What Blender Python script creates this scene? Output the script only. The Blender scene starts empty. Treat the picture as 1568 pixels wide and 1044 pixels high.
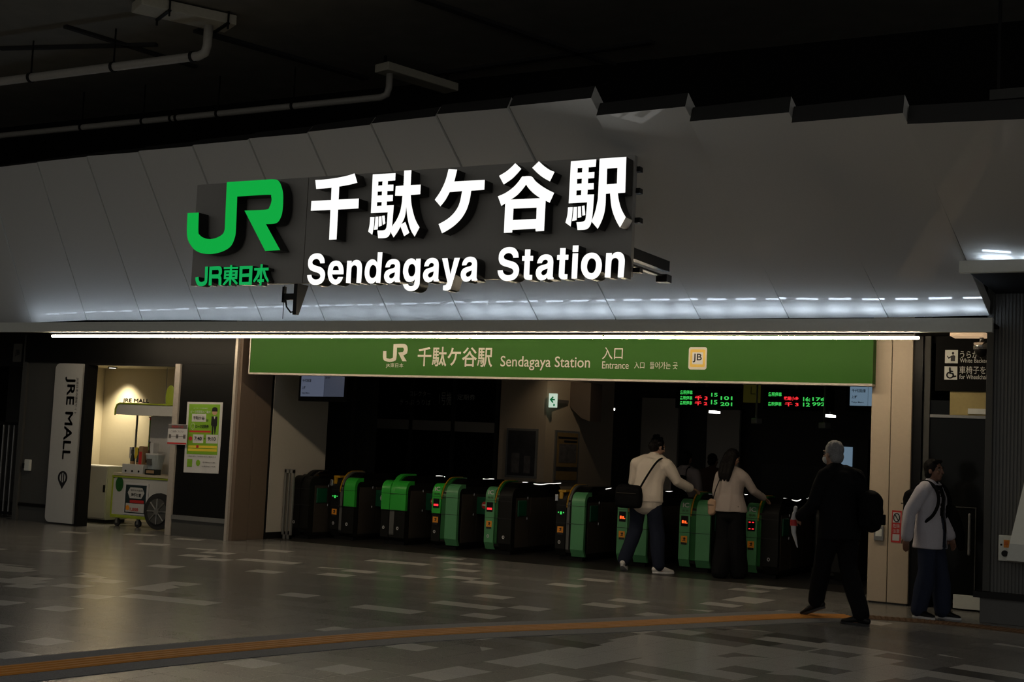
import bpy, bmesh, math, random
from mathutils import Vector, Matrix, noise
from mathutils.geometry import tessellate_polygon
S = bpy.context.scene
COL = S.collection
random.seed(4)
V = Vector
# ------------------------------------------------------------------ camera
YAW, PITCH, ROLL, FPX, CAMH = 0.4999331, 0.07936633, 0.04693713, 2046.52, 1.55
_f = V((-math.sin(YAW)*math.cos(PITCH), math.cos(YAW)*math.cos(PITCH), math.sin(PITCH)))
_r0 = V((math.cos(YAW), math.sin(YAW), 0)); _u0 = _r0.cross(_f)
_r = _r0*math.cos(ROLL)+_u0*math.sin(ROLL); _u = _u0*math.cos(ROLL)-_r0*math.sin(ROLL)
CAM = V((0, 0, CAMH))
cd = bpy.data.cameras.new('camera'); cam = bpy.data.objects.new('camera', cd); COL.objects.link(cam)
cd.sensor_width = 36; cd.lens = FPX/1568*36; cd.clip_end = 300
M = Matrix((_r, _u, -_f)).transposed().to_4x4(); M.translation = CAM
cam.matrix_world = M; S.camera = cam
# ------------------------------------------------------------------ world, exposure, large lights
W = bpy.data.worlds.new('world'); S.world = W; W.use_nodes = True
W.node_tree.nodes['Background'].inputs[0].default_value = (1.0, .97, .90, 1)
W.node_tree.nodes['Background'].inputs[1].default_value = 0.21
S.view_settings.view_transform = 'Standard'; S.view_settings.look = 'None'
S.view_settings.exposure = 0.0; S.view_settings.gamma = 1.0; S.view_settings.use_curve_mapping = False

def ray(x, y): return _r*((x-784)/FPX)-_u*((y-522)/FPX)+_f
def at(x, y, Y): d = ray(x, y); return CAM+d*(Y/d.y)           # point of a facade plane
def axp(x, y, X): d = ray(x, y); return CAM+d*(X/d.x)
def flo(x, y, z=0.0): d = ray(x, y); return CAM+d*((z-CAMH)/d.z)

# ------------------------------------------------------------------ materials
def mat(name, c, rough=.6, metal=0, emis=None, es=0, nz=.12, ns=30, bump=0, spec=.5, coat=0, coatr=.1):
    m = bpy.data.materials.new(name); m.use_nodes = True; nt = m.node_tree; b = nt.nodes['Principled BSDF']
    b.inputs['Roughness'].default_value = rough; b.inputs['Metallic'].default_value = metal
    b.inputs['Specular IOR Level'].default_value = spec
    b.inputs['Coat Weight'].default_value = coat; b.inputs['Coat Roughness'].default_value = coatr
    b.inputs['Base Color'].default_value = (*c, 1)
    if emis:
        b.inputs['Emission Color'].default_value = (*emis, 1); b.inputs['Emission Strength'].default_value = es
    if nz:
        tc = nt.nodes.new('ShaderNodeNewGeometry'); n = nt.nodes.new('ShaderNodeTexNoise'); n.inputs['Scale'].default_value = ns
        n.inputs['Detail'].default_value = 4
        nt.links.new(tc.outputs['Position'], n.inputs['Vector'])
        mx = nt.nodes.new('ShaderNodeMix'); mx.data_type = 'RGBA'
        mx.inputs[6].default_value = (*[v*(1-nz) for v in c], 1); mx.inputs[7].default_value = (*[min(1, v*(1+nz)) for v in c], 1)
        nt.links.new(n.outputs[0], mx.inputs[0]); nt.links.new(mx.outputs[2], b.inputs['Base Color'])
        if bump:
            bp = nt.nodes.new('ShaderNodeBump'); bp.inputs['Strength'].default_value = bump; bp.inputs['Distance'].default_value = .01
            nt.links.new(n.outputs[0], bp.inputs['Height']); nt.links.new(bp.outputs[0], b.inputs['Normal'])
    return m
K = {}
def mk(n, *a, **k): K[n] = mat(n, *a, **k); return K[n]
mk('panel', (.72, .72, .70), .7, 0, ns=60, nz=.05, spec=.1, coat=.45, coatr=.045)
mk('panel_back', (.02, .02, .02), .8)
mk('fascia', (.80, .82, .76), .5, nz=.05)
mk('ceiling', (.19, .18, .155), .8, ns=3, nz=.25)
mk('ceiling_joint', (.02, .02, .02), .9)
mk('pipe', (.42, .40, .36), .45)
mk('box_beige', (.50, .47, .38), .5)
mk('black', (.010, .010, .010), .4, spec=.2)
mk('gloss_black', (.005, .005, .005), .45, spec=.2)
mk('matte_black', (.008, .008, .008), .8, spec=.1)
mk('sign_board', (.36, .35, .33), .5, nz=.05)
mk('letter_side', (.006, .006, .006), .35)
mk('white_light', (.8, .8, .8), .4, emis=(1, 1, .965), es=1.02, nz=0)
mk('green_light', (.0, .2, .03), .4, emis=(.0, .36, .045), es=1.0, nz=0)
mk('green_small', (.0, .2, .03), .4, emis=(.002, .33, .075), es=1.0, nz=0)
mk('strip', (.9, .9, .9), .4, emis=(1, .81, .56), es=50, nz=0)
mk('led', (.9, .9, .9), .4, emis=(.72, .84, 1), es=19, nz=0)
mk('led_dim', (.9, .9, .9), .4, emis=(.72, .84, 1), es=14, nz=0)
mk('green_sign', (.022, .11, .004), .55, spec=.25, nz=.04)
mk('sign_white', (.58, .56, .47), .5, nz=0)
mk('sign_yellow', (.75, .50, .08), .5, nz=0)
mk('ink', (.01, .01, .012), .5, nz=0)
mk('pillar', (.56, .46, .34), .5, nz=.06)
mk('brown', (.16, .115, .085), .6, nz=.08)
mk('trim_metal', (.55, .50, .44), .35, .3)
mk('grey_wall', (.085, .085, .08), .7, spec=.2, nz=.08)
mk('dark_wall', (.05, .048, .044), .7)
mk('white_wall', (.52, .48, .42), .7, nz=.05)
mk('cream', (.55, .49, .36), .8, nz=.04)
mk('white_paint', (.55, .55, .53), .5, nz=.04)
mk('lime', (.33, .42, .03), .5, nz=.05)
mk('poster_green', (.20, .42, .02), .6, nz=.05)
mk('paper', (.60, .60, .61), .6, nz=.03)
mk('red', (.55, .03, .03), .5, nz=.05)
mk('orange', (.80, .30, .02), .5, nz=.05)
mk('yellow', (.80, .62, .05), .5, nz=.05)
mk('gate_black', (.010, .010, .009), .5, spec=.15)
mk('gate_panel', (.05, .042, .035), .5, spec=.2)
mk('gate_side', (.10, .10, .095), .5)
mk('gate_top', (.006, .006, .006), .10)
mk('gate_green', (.03, .42, .04), .35, nz=.05)
mk('gate_pale', (.09, .30, .13), .4, nz=.05)
mk('gate_dark_green', (.012, .10, .02), .35)
mk('gate_amber', (.40, .22, .01), .3)
mk('flap', (.006, .085, .04), .35)
mk('chrome', (.6, .6, .6), .2, .9)
mk('led_red', (.1, 0, 0), .4, emis=(1, .03, .04), es=1.2, nz=0)
mk('led_amber', (.1, .02, 0), .4, emis=(1, .12, .02), es=1.2, nz=0)
mk('led_green', (0, .1, 0), .4, emis=(.06, .75, .12), es=.8, nz=0)
mk('screen', (.05, .06, .08), .3, emis=(.30, .46, .62), es=.34, nz=0)
mk('screen_dim', (.05, .06, .08), .3, emis=(.20, .24, .36), es=.16, nz=0)
mk('screen_pale', (.05, .06, .08), .3, emis=(.28, .33, .48), es=.24, nz=0)
mk('exit_sign', (.7, .8, .75), .4, emis=(.75, 1, .82), es=.55, nz=0)
mk('exit_green', (0, .2, .06), .4, emis=(0, .2, .06), es=.4, nz=0)
mk('lamp', (.9, .9, .9), .4, emis=(1, .98, .92), es=2.5, nz=0)
mk('warm_bulb', (.6, .5, .4), .4, emis=(1, .8, .55), es=1.2, nz=0)
mk('streak', (.9, .9, .9), .4, emis=(1, .98, .92), es=1.3, nz=0)  # glow that stands in for white reflections on the gate tops, no lamp
mk('glass', (.008, .009, .009), .12, spec=.15, nz=0)
mk('yellow_wall', (.45, .36, .14), .6, nz=.1)
mk('steel', (.30, .30, .29), .4, .6)
mk('rubber', (.02, .02, .02), .7)
mk('skin', (.34, .20, .14), .55, nz=.06)
mk('skin_dark', (.20, .10, .065), .5, nz=.08)
mk('hair', (.006, .005, .005), .6, spec=.12, nz=.3, ns=200, bump=.4)
mk('hair_grey', (.20, .20, .21), .6, nz=.5, ns=120, bump=.5)
mk('knit', (.62, .55, .48), .9, nz=.08, ns=200, bump=.3)
mk('denim', (.016, .020, .036), .9, spec=.1, nz=.2, ns=120)
mk('denim_blue', (.026, .033, .06), .9, spec=.1, nz=.2, ns=120)
mk('suit', (.008, .008, .009), .9, spec=.08, nz=.1)
mk('grey_top', (.34, .29, .27), .9, nz=.1, ns=150)
mk('pink_top', (.40, .33, .31), .9, nz=.1, ns=150)
mk('brown_top', (.10, .05, .035), .9)
mk('shirt', (.52, .50, .56), .8, nz=.12, ns=90, bump=.2)
mk('tan', (.42, .27, .18), .6)
mk('bag_black', (.005, .005, .006), .8, spec=.08)
mk('shoe_white', (.60, .58, .56), .6)
mk('shoe_black', (.006, .006, .006), .4, spec=.25)
mk('eye_white', (.30, .28, .26), .5, nz=0)
mk('plastic_clear', (.55, .55, .56), .2)
mk("white_stripe", (.6,.6,.6), .5)

# ------------------------------------------------------------------ mesh helpers
def obj(name, bm, m, parent=None, smooth=False):
    me = bpy.data.meshes.new(name); bm.normal_update(); bm.to_mesh(me); bm.free()
    for x in (m if isinstance(m, (list, tuple)) else [m]): me.materials.append(K[x] if isinstance(x, str) else x)
    if smooth:
        for p in me.polygons: p.use_smooth = True
    o = bpy.data.objects.new(name, me); COL.objects.link(o)
    if parent: o.parent = parent
    return o
def thing(name, label, cat, loc=(0, 0, 0), rotz=0, group=None):
    o = bpy.data.objects.new(name, None); COL.objects.link(o); o.location = loc; o.rotation_euler = (0, 0, rotz)
    o.empty_display_size = .1
    return tag(o, label, cat, group)
def tag(o, label, cat, group=None):
    o['label'] = label; o['category'] = cat
    if group: o['group'] = group
    return o
def struct(o): o['kind'] = 'structure'; return o
def bx(bm, x0, x1, y0, y1, z0, z1, bev=0, mi=0, rot=None):
    vs = [bm.verts.new(p) for p in ((x0, y0, z0), (x1, y0, z0), (x1, y1, z0), (x0, y1, z0), (x0, y0, z1), (x1, y0, z1), (x1, y1, z1), (x0, y1, z1))]
    fs = [bm.faces.new([vs[i] for i in q]) for q in ((0, 3, 2, 1), (4, 5, 6, 7), (0, 1, 5, 4), (1, 2, 6, 5), (2, 3, 7, 6), (3, 0, 4, 7))]
    for f in fs: f.material_index = mi
    if bev:
        r = bmesh.ops.bevel(bm, geom=list({e for f in fs for e in f.edges}), offset=bev, segments=2, affect='EDGES', profile=.5)
        for f in r['faces']: f.material_index = mi
    return vs
def box(name, x0, x1, y0, y1, z0, z1, m, parent=None, bev=0):
    bm = bmesh.new(); bx(bm, x0, x1, y0, y1, z0, z1, bev); return obj(name, bm, m, parent)
def prism(bm, loops, vec, mi=0, ms=None, cap_back=True):
    """loops of coplanar 3-D points (first the outline, then holes), pushed along vec; front material mi, side ms."""
    ms = mi if ms is None else ms; vec = V(vec)
    flat = [p for l in loops for p in l]
    tris = tessellate_polygon([[V(p) for p in l] for l in loops])
    a = [bm.verts.new(p) for p in flat]; b = [bm.verts.new(V(p)+vec) for p in flat]
    for t in tris:
        p, q, r_ = (flat[i] for i in t)
        n = (V(q)-V(p)).cross(V(r_)-V(p)); t = t if n.dot(vec) < 0 else t[::-1]
        try:
            f = bm.faces.new([a[i] for i in t]); f.material_index = mi
            if cap_back: g = bm.faces.new([b[i] for i in t[::-1]]); g.material_index = ms
        except ValueError: pass
    k = 0
    for l in loops:
        n = len(l)
        for i in range(n):
            j = (i+1) % n
            f = bm.faces.new((a[k+i], b[k+i], b[k+j], a[k+j])); f.material_index = ms
        k += n
def ringtube(bm, pts, rad, seg=12, side=None, flat=1.0, caps=True, mi=0, flat0=False):
    """tube through pts; rad is a number or (rx, ry) per point; side: fixed lateral axis."""
    pts = [V(p) for p in pts]; n = len(pts)
    rad = [rad]*n if not isinstance(rad, (list, tuple)) else list(rad)
    rings = []; prev = None
    def frame(t):
        nonlocal prev
        s = V(side) if side is not None else (prev if prev is not None else (V((0, 0, 1)) if abs(t.z) < .9 else V((1, 0, 0))).cross(t))
        s = s-t*s.dot(t)
        if s.length < 1e-5: s = t.orthogonal()
        s.normalize(); prev = s; return s, t.cross(s)
    def addring(c, s, u, rx, ry):
        rings.append([bm.verts.new(c+s*(rx*math.cos(2*math.pi*k/seg))+u*(ry*math.sin(2*math.pi*k/seg))) for k in range(seg)])
    for i, p in enumerate(pts):
        t = (pts[min(i+1, n-1)]-pts[max(i-1, 0)])
        t = t.normalized() if t.length > 1e-7 else V((0, 0, 1))
        s, u = frame(t); r = rad[i]; rx, ry = r if isinstance(r, (tuple, list)) else (r, r*flat)
        e = min(rx, ry)
        if caps and i == 0 and not flat0:
            for a in (75, 50, 25): addring(p-t*(e*math.sin(math.radians(a))), s, u, rx*math.cos(math.radians(a)), ry*math.cos(math.radians(a)))
        addring(p, s, u, rx, ry)
        if caps and i == n-1:
            for a in (25, 50, 75): addring(p+t*(e*math.sin(math.radians(a))), s, u, rx*math.cos(math.radians(a)), ry*math.cos(math.radians(a)))
    for A, B in zip(rings, rings[1:]):
        for k in range(seg):
            f = bm.faces.new((A[k], A[(k+1) % seg], B[(k+1) % seg], B[k])); f.material_index = mi
    f = bm.faces.new(rings[0][::-1]); f.material_index = mi
    f = bm.faces.new(rings[-1]); f.material_index = mi
def ell(bm, c, r, rot=None, seg=16):
    m = Matrix.Translation(V(c)) @ ((rot or Matrix()).to_4x4()) @ Matrix.Diagonal((*r, 1))
    bmesh.ops.create_uvsphere(bm, u_segments=seg, v_segments=seg//2+2, radius=1, matrix=m)
def cyl(bm, c, axis, r, h, seg=24, r2=None):
    q = V((0, 0, 1)).rotation_difference(V(axis)).to_matrix().to_4x4()
    bmesh.ops.create_cone(bm, cap_ends=True, segments=seg, radius1=r, radius2=r if r2 is None else r2, depth=h, matrix=Matrix.Translation(V(c)) @ q)
def bake(o, mods):
    for t, kw in mods:
        md = o.modifiers.new(t, t)
        for k, v in kw.items(): setattr(md, k, v)
    TS.collection.objects.link(o); vl = TS.view_layers[0]; vl.update(); ev = o.evaluated_get(vl.depsgraph)
    me = bpy.data.meshes.new_from_object(ev); TS.collection.objects.unlink(o); o.modifiers.clear(); old = o.data; nm = old.name
    o.data = me; bpy.data.meshes.remove(old); me.name = nm
    return o
TS = bpy.data.scenes.new('lettering_scratch')
def text_loops(s, off=0.0, res=3):
    global TS
    cu = bpy.data.curves.new('t', 'FONT'); cu.body = s; cu.offset = off; cu.resolution_u = res; cu.fill_mode = 'FRONT'
    o = bpy.data.objects.new('t', cu); TS.collection.objects.link(o)
    vl = TS.view_layers[0]; vl.update(); dg = vl.depsgraph; me = bpy.data.meshes.new_from_object(o.evaluated_get(dg))
    bpy.data.objects.remove(o); bpy.data.curves.remove(cu); return me
def text(name, s, org, w, h, m, parent=None, ux=(1, 0, 0), uy=(0, 0, 1), off=0.0, center=False, lift=.003, bold=0.0):
    """flat lettering fitted into w x h with its lower left corner at org (w=None keeps the proportions)."""
    me = text_loops(s, off); ux, uy, org = V(ux), V(uy), V(org)
    xs = [v.co.x for v in me.vertices]; ys = [v.co.y for v in me.vertices]
    if not xs: return None
    x0, x1, y0, y1 = min(xs), max(xs), min(ys), max(ys)
    sy = h/(y1-y0) if h else w/(x1-x0); sx = w/(x1-x0) if w else sy
    nrm = ux.cross(uy)
    c = (x1-x0)*sx/2 if center else 0
    for v in me.vertices: v.co = org+ux*((v.co.x-x0)*sx-c)+uy*((v.co.y-y0)*sy)+nrm*lift
    if bold:
        b = bmesh.new(); b.from_mesh(me); src = list(b.verts)+list(b.edges)+list(b.faces)
        for dx, dy in ((bold, 0), (-bold, 0), (0, bold), (0, -bold)):
            r = bmesh.ops.duplicate(b, geom=src); bmesh.ops.translate(b, verts=[q for q in r['geom'] if isinstance(q, bmesh.types.BMVert)], vec=ux*dx+uy*dy)
        b.to_mesh(me); b.free()
    me.materials.clear(); me.materials.append(K[m])
    o = bpy.data.objects.new(name, me); COL.objects.link(o)
    if parent: o.parent = parent
    return o
def smooth3(P, sub=5):
    out = []
    for i in range(len(P)-1):
        p0, p1, p2, p3 = P[max(i-1, 0)], P[i], P[i+1], P[min(i+2, len(P)-1)]
        for k in range(sub):
            u = k/sub; out.append(.5*((2*p1)+(p2-p0)*u+(2*p0-5*p1+4*p2-p3)*u*u+(3*p1-p0-3*p2+p3)*u**3))
    return out+[P[-1]]
def ruffle(me, fn):
    """push every vertex along its normal by fn(co)."""
    N = [v.normal.copy() for v in me.vertices]; C = [v.co.copy() for v in me.vertices]
    me.vertices.foreach_set('co', [x for n, c in zip(N, C) for x in c+n*fn(c)]); me.update()
def rrect(x0, x1, z0, z1, r, y=0, n=5):
    P = []
    for cx, cz, a0 in ((x1-r, z0+r, -90), (x1-r, z1-r, 0), (x0+r, z1-r, 90), (x0+r, z0+r, 180)):
        for k in range(n+1):
            a = math.radians(a0+90*k/n); P.append(V((cx+r*math.cos(a), y, cz+r*math.sin(a))))
    return P
def crom(P, ang=52, sub=4):
    """closed outline: Catmull-Rom through smooth points, sharp where the outline turns hard."""
    n = len(P); P = [V(p) for p in P]; out = []
    def corner(i):
        a = P[i]-P[i-1]; b = P[(i+1) % n]-P[i]
        return a.angle(b, 0) > math.radians(ang)
    cs = [corner(i) for i in range(n)]
    for i in range(n):
        j = (i+1) % n; p1, p2 = P[i], P[j]; out.append(p1)
        if cs[i] and cs[j]: continue
        p0 = P[i-1] if not cs[i] else p1-(p2-p1)*.5
        p3 = P[(j+1) % n] if not cs[j] else p2+(p2-p1)*.5
        if cs[i]: p0 = p1*2-p2 if False else p1+(p1-p2)*.3
        for k in range(1, sub):
            t = k/sub
            out.append(.5*((2*p1)+(p2-p0)*t+(2*p0-5*p1+4*p2-p3)*t*t+(3*p1-p0-3*p2+p3)*t**3))
    return out
# ------------------------------------------------------------------ floor
def floor_material():
    m = bpy.data.materials.new('floor_granite'); m.use_nodes = True; nt = m.node_tree; N = nt.nodes; L = nt.links
    b = N['Principled BSDF']
    def math_(op, a, c=None, d=None):
        n = N.new('ShaderNodeMath'); n.operation = op
        for i, v in enumerate((a, c, d)):
            if v is None: continue
            if isinstance(v, (int, float)): n.inputs[i].default_value = v
            else: L.new(v, n.inputs[i])
        return n.outputs[0]
    g = N.new('ShaderNodeNewGeometry'); sp = N.new('ShaderNodeSeparateXYZ'); L.new(g.outputs['Position'], sp.inputs[0])
    x, y = sp.outputs[0], sp.outputs[1]
    dx = math_('ADD', x, 6.6); dy = math_('ADD', y, 7.0)
    th = math_('ARCTAN2', dx, dy)
    r = math_('SQRT', math_('ADD', math_('MULTIPLY', dx, dx), math_('MULTIPLY', dy, dy)))
    u = math_('MULTIPLY', th, 15.0/.29); v = math_('DIVIDE', r, .29)
    fu, fv = math_('FLOOR', u), math_('FLOOR', v)
    cb = N.new('ShaderNodeCombineXYZ'); L.new(fu, cb.inputs[0]); L.new(fv, cb.inputs[1])
    wn = N.new('ShaderNodeTexWhiteNoise'); wn.noise_dimensions = '2D'; L.new(cb.outputs[0], wn.inputs[0])
    # long tiles of the banded patches
    cb2 = N.new('ShaderNodeCombineXYZ'); L.new(math_('FLOOR', math_('DIVIDE', math_('ADD', u, math_('MULTIPLY', fv, 1.7)), 3.0)), cb2.inputs[0]); L.new(fv, cb2.inputs[1])
    wn2 = N.new('ShaderNodeTexWhiteNoise'); wn2.noise_dimensions = '2D'; L.new(cb2.outputs[0], wn2.inputs[0])
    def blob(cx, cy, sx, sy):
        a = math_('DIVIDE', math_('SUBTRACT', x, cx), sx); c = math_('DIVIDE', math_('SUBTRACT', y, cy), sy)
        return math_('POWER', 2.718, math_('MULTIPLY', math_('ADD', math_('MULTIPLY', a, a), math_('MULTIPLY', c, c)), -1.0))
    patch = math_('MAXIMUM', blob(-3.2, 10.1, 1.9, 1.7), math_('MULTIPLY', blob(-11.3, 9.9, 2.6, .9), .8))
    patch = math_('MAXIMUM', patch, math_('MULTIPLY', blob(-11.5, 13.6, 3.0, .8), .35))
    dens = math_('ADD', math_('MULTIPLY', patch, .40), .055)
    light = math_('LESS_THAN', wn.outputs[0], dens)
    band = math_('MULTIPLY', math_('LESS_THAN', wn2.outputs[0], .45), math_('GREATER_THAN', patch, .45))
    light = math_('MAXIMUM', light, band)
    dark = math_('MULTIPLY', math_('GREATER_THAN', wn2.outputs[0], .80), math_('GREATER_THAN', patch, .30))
    fine = N.new('ShaderNodeTexNoise'); fine.inputs['Scale'].default_value = 90; fine.inputs['Detail'].default_value = 3
    L.new(g.outputs['Position'], fine.inputs['Vector'])
    grain = math_('ADD', math_('MULTIPLY', fine.outputs[0], .9), .55)
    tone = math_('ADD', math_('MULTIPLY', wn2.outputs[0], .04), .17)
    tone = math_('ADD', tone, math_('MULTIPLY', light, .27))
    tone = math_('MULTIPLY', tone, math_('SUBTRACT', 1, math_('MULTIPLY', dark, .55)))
    eu = math_('ABSOLUTE', math_('SUBTRACT', math_('FRACT', u), .5)); ev = math_('ABSOLUTE', math_('SUBTRACT', math_('FRACT', v), .5))
    gr = math_('GREATER_THAN', math_('MAXIMUM', eu, ev), .488)
    tone = math_('MULTIPLY', tone, math_('SUBTRACT', 1, math_('MULTIPLY', gr, .25)))
    tone = math_('MULTIPLY', tone, grain)
    cc = N.new('ShaderNodeCombineXYZ')
    L.new(tone, cc.inputs[0]); L.new(math_('MULTIPLY', tone, .98), cc.inputs[1]); L.new(math_('MULTIPLY', tone, .94), cc.inputs[2])
    b.inputs['Specular IOR Level'].default_value = .25
    L.new(cc.outputs[0], b.inputs['Base Color'])
    L.new(math_('ADD', math_('MULTIPLY', fine.outputs[0], .12), .17), b.inputs['Roughness'])
    return m
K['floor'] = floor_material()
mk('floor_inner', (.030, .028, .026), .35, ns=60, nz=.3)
mk('band', (.15, .15, .16), .75, ns=120, nz=.6, bump=.4)
mk('tactile', (.50, .20, .025), .6, ns=40, nz=.2)
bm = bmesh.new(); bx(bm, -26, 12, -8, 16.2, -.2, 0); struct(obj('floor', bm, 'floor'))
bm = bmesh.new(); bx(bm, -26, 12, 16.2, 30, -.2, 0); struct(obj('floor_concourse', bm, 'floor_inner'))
# tactile strip along a curve on the paving
tp = [(-8.6, 1.2), (-7.55, 3.4), (-6.92, 5.5), (-6.55, 7.2), (-6.06, 8.92), (-5.62, 9.95), (-5.05, 10.98), (-4.45, 12.2), (-3.85, 13.32), (-3.45, 13.72)]
def smooth_path(P, sub=8):
    P = [V((*p, 0)) for p in P]; out = []
    for i in range(len(P)-1):
        p0, p1, p2, p3 = P[max(i-1, 0)], P[i], P[i+1], P[min(i+2, len(P)-1)]
        for k in range(sub):
            t = k/sub; out.append(.5*((2*p1)+(p2-p0)*t+(2*p0-5*p1+4*p2-p3)*t*t+(3*p1-p0-3*p2+p3)*t**3))
    return out+[P[-1]]
path = smooth_path(tp)
def sweep(bm, path, prof):
    rows = []
    for i, p in enumerate(path):
        t = (path[min(i+1, len(path)-1)]-path[max(i-1, 0)]).normalized(); s = V((t.y, -t.x, 0))
        rows.append([bm.verts.new(p+s*a+V((0, 0, h))) for a, h in prof])
    for A, B in zip(rows, rows[1:]):
        for k in range(len(prof)-1): bm.faces.new((A[k], A[k+1], B[k+1], B[k]))
bm = bmesh.new(); sweep(bm, path, [(-.40, 0), (-.40, .004), (.40, .004), (.40, 0)]); struct(obj('trim_1', bm, 'band'))
prof = [(-.15, .004), (-.15, .008)]
for k in range(4):
    c = -.1125+k*.075
    prof += [(c-.026, .008), (c-.018, .014), (c+.018, .014), (c+.026, .008)]
prof += [(.15, .008), (.15, .004)]
bm = bmesh.new(); sweep(bm, path, prof)
tag(obj('tactile_strip', bm, 'tactile'), 'orange ribbed tactile guidance strip curving across the granite paving', 'tactile paving')
mk('tactile_dark', (.10, .05, .02), .7, ns=40, nz=.3)
dp = smooth_path([(-3.3, 13.85), (-2.6, 14.02), (-1.85, 13.97), (-1.0, 13.8), (0.2, 13.5)], 10)
bm = bmesh.new(); sweep(bm, dp, [(-.15, 0), (-.15, .006), (.15, .006), (.15, 0)])
acc = 0.0
for p, q in zip(dp, dp[1:]):
    d = (q-p).normalized(); sd = V((d.y, -d.x, 0)); L_ = (q-p).length; u_ = (-acc) % .06
    while u_ < L_:
        for w_ in (-.12, -.06, 0, .06, .12): bmesh.ops.create_cone(bm, cap_ends=True, segments=8, radius1=.018, radius2=.011, depth=.006, matrix=Matrix.Translation(p+d*u_+sd*w_+V((0, 0, .009))))
        u_ += .06
    acc += L_
tag(obj('tactile_dot_strip', bm, 'tactile_dark'), 'dark brown dotted tactile strip on the paving in front of the right recess', 'tactile paving')
# ------------------------------------------------------------------ ceiling and pipes
ZC = 6.6
bm = bmesh.new(); bx(bm, -26, 12, 6.5, 30, ZC, ZC+.3); struct(obj('ceiling', bm, 'ceiling'))
bm = bmesh.new(); bx(bm, -26.2, -26, -8, 30, 0, ZC); struct(obj('added_unseen_wall_left', bm, 'dark_wall'))  # unseen side wall, added to block light from the left
n = 0
for (a, b, w) in (((300, 44), (560, 118), .06), ((640, -6), (1000, 118), .05), ((100, 38), (300, 100), .04), ((640, 115), (1000, 62), .05), ((0, 72), (240, 66), .04)):
    A, B = flo(*a, ZC), flo(*b, ZC); d = (B-A).normalized(); s = V((-d.y, d.x, 0))*w
    bm = bmesh.new(); prism(bm, [[A-s, A+s, B+s, B-s]], (0, 0, -.04)); n += 1
    struct(obj('trim_%d' % (n+1), bm, 'ceiling_joint'))
def pipe(name, P, r, label, clamps, group):
    t = thing(name, label, 'pipe', P[0]); o0 = V(P[0])
    bm = bmesh.new(); ringtube(bm, [V(p)-o0 for p in P], r, 14, caps=False); obj('pipe_run', bm, 'pipe', t, True)
    for c, up in clamps:
        bm = bmesh.new(); d = V((1, 0, 0)); c = V(c)-o0
        ringtube(bm, [c-d*.02, c+d*.02], r*1.25, 14, caps=False)
        if up: bx(bm, c.x-.008, c.x+.008, c.y-.008, c.y+.008, c.z+r, ZC-o0.z-.004)
        obj('clamp', bm, 'black', t)
    return t
zp = 6.1
A = flo(-60, 128.5, zp); yp = flo(150, 105.5, zp).y
xs = lambda px, py, z: flo(px, py, z).x
xe = xs(326, 88, zp)
pipe('drain_pipe', [(-19.5, yp, zp), (-15, yp, zp), (xe-.12, yp, zp), (xe-.03, yp, zp+.03), (xe, yp, zp+.12), (xe, yp, zp+.36)], .055,
     'beige drain pipe under the dark ceiling, rising into a trough at its end', [((xs(45, 118, zp), yp, zp), 1), ((xs(175, 103, zp), yp, zp), 1), ((xs(308, 92, zp), yp, zp), 0)], 'ceiling pipes')
zq = 6.05
yq = flo(300, 177.5, zq).y; xq = xs(600, 150, zq)
pipe('drain_pipe', [(-21, yq, zq), (-15, yq, zq), (xq-.12, yq, zq), (xq-.03, yq, zq+.03), (xq, yq, zq+.12), (xq, yq, zq+.3)], .045,
     'thinner grey drain pipe running just above the cladding panels', [((xs(p, q, zq), yq, zq), 1) for p, q in ((118, 193), (220, 186), (333, 174), (450, 163))]+[((xs(262, 181, zq), yq, zq), 0), ((xs(262, 181, zq)+.1, yq, zq), 0)], 'ceiling pipes')
# trough the thick pipe drains into
zt = zp+.36
c0 = flo(232, 30, zt); c1 = flo(372, 60, zt)
dv = (c1-c0); dv.z = 0; Lb = dv.length; ang = math.atan2(dv.y, dv.x)
t = thing('drain_trough', 'pale beige metal drain trough bolted under the dark ceiling', 'drain trough', (xe, yp, zt), ang)
bm = bmesh.new(); bx(bm, -Lb*.78, Lb*.22, -.26, .14, 0, .12, .01); obj('trough_body', bm, 'box_beige', t)
for q in (-.5, .12):
    bm = bmesh.new(); bx(bm, Lb*q-.02, Lb*q+.02, -.30, .18, -.02, 0); bx(bm, Lb*q-.01, Lb*q+.01, -.30, -.28, -.08, ZC-zt-.004); bx(bm, Lb*q-.01, Lb*q+.01, .16, .18, -.08, ZC-zt-.004)
    obj('hanger', bm, 'black', t)
t = thing('drain_trough', 'small grey drain trough where the thin ceiling pipe ends', 'drain trough', (xq, yq, zq+.3), math.atan2((flo(690, 140, 6.4)-flo(618, 118, 6.4)).y, (flo(690, 140, 6.4)-flo(618, 118, 6.4)).x))
bm = bmesh.new(); bx(bm, -.16, 1.1, -.15, .12, 0, .11, .01); obj('trough_body', bm, 'box_beige', t)
bm = bmesh.new(); bx(bm, .9, .93, -.13, -.1, .11, ZC-zq-.3); bx(bm, -.05, -.02, .05, .08, .11, ZC-zq-.3); obj('hanger', bm, 'black', t)
p = flo(1560, 142, 5.2)
box('ceiling_bracket', p.x-.25, p.x+1.2, p.y-.12, p.y+.12, 5.12, 5.22, 'grey_wall'); o = bpy.data.objects['ceiling_bracket']
bm = bmesh.new(); bx(bm, p.x-.2, p.x-.17, p.y-.02, p.y+.02, 5.22, ZC); obj('hanger', bm, 'black', o)
tag(o, 'dark grey bar hung under the ceiling above the rightmost cladding panels', 'bar')
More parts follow.
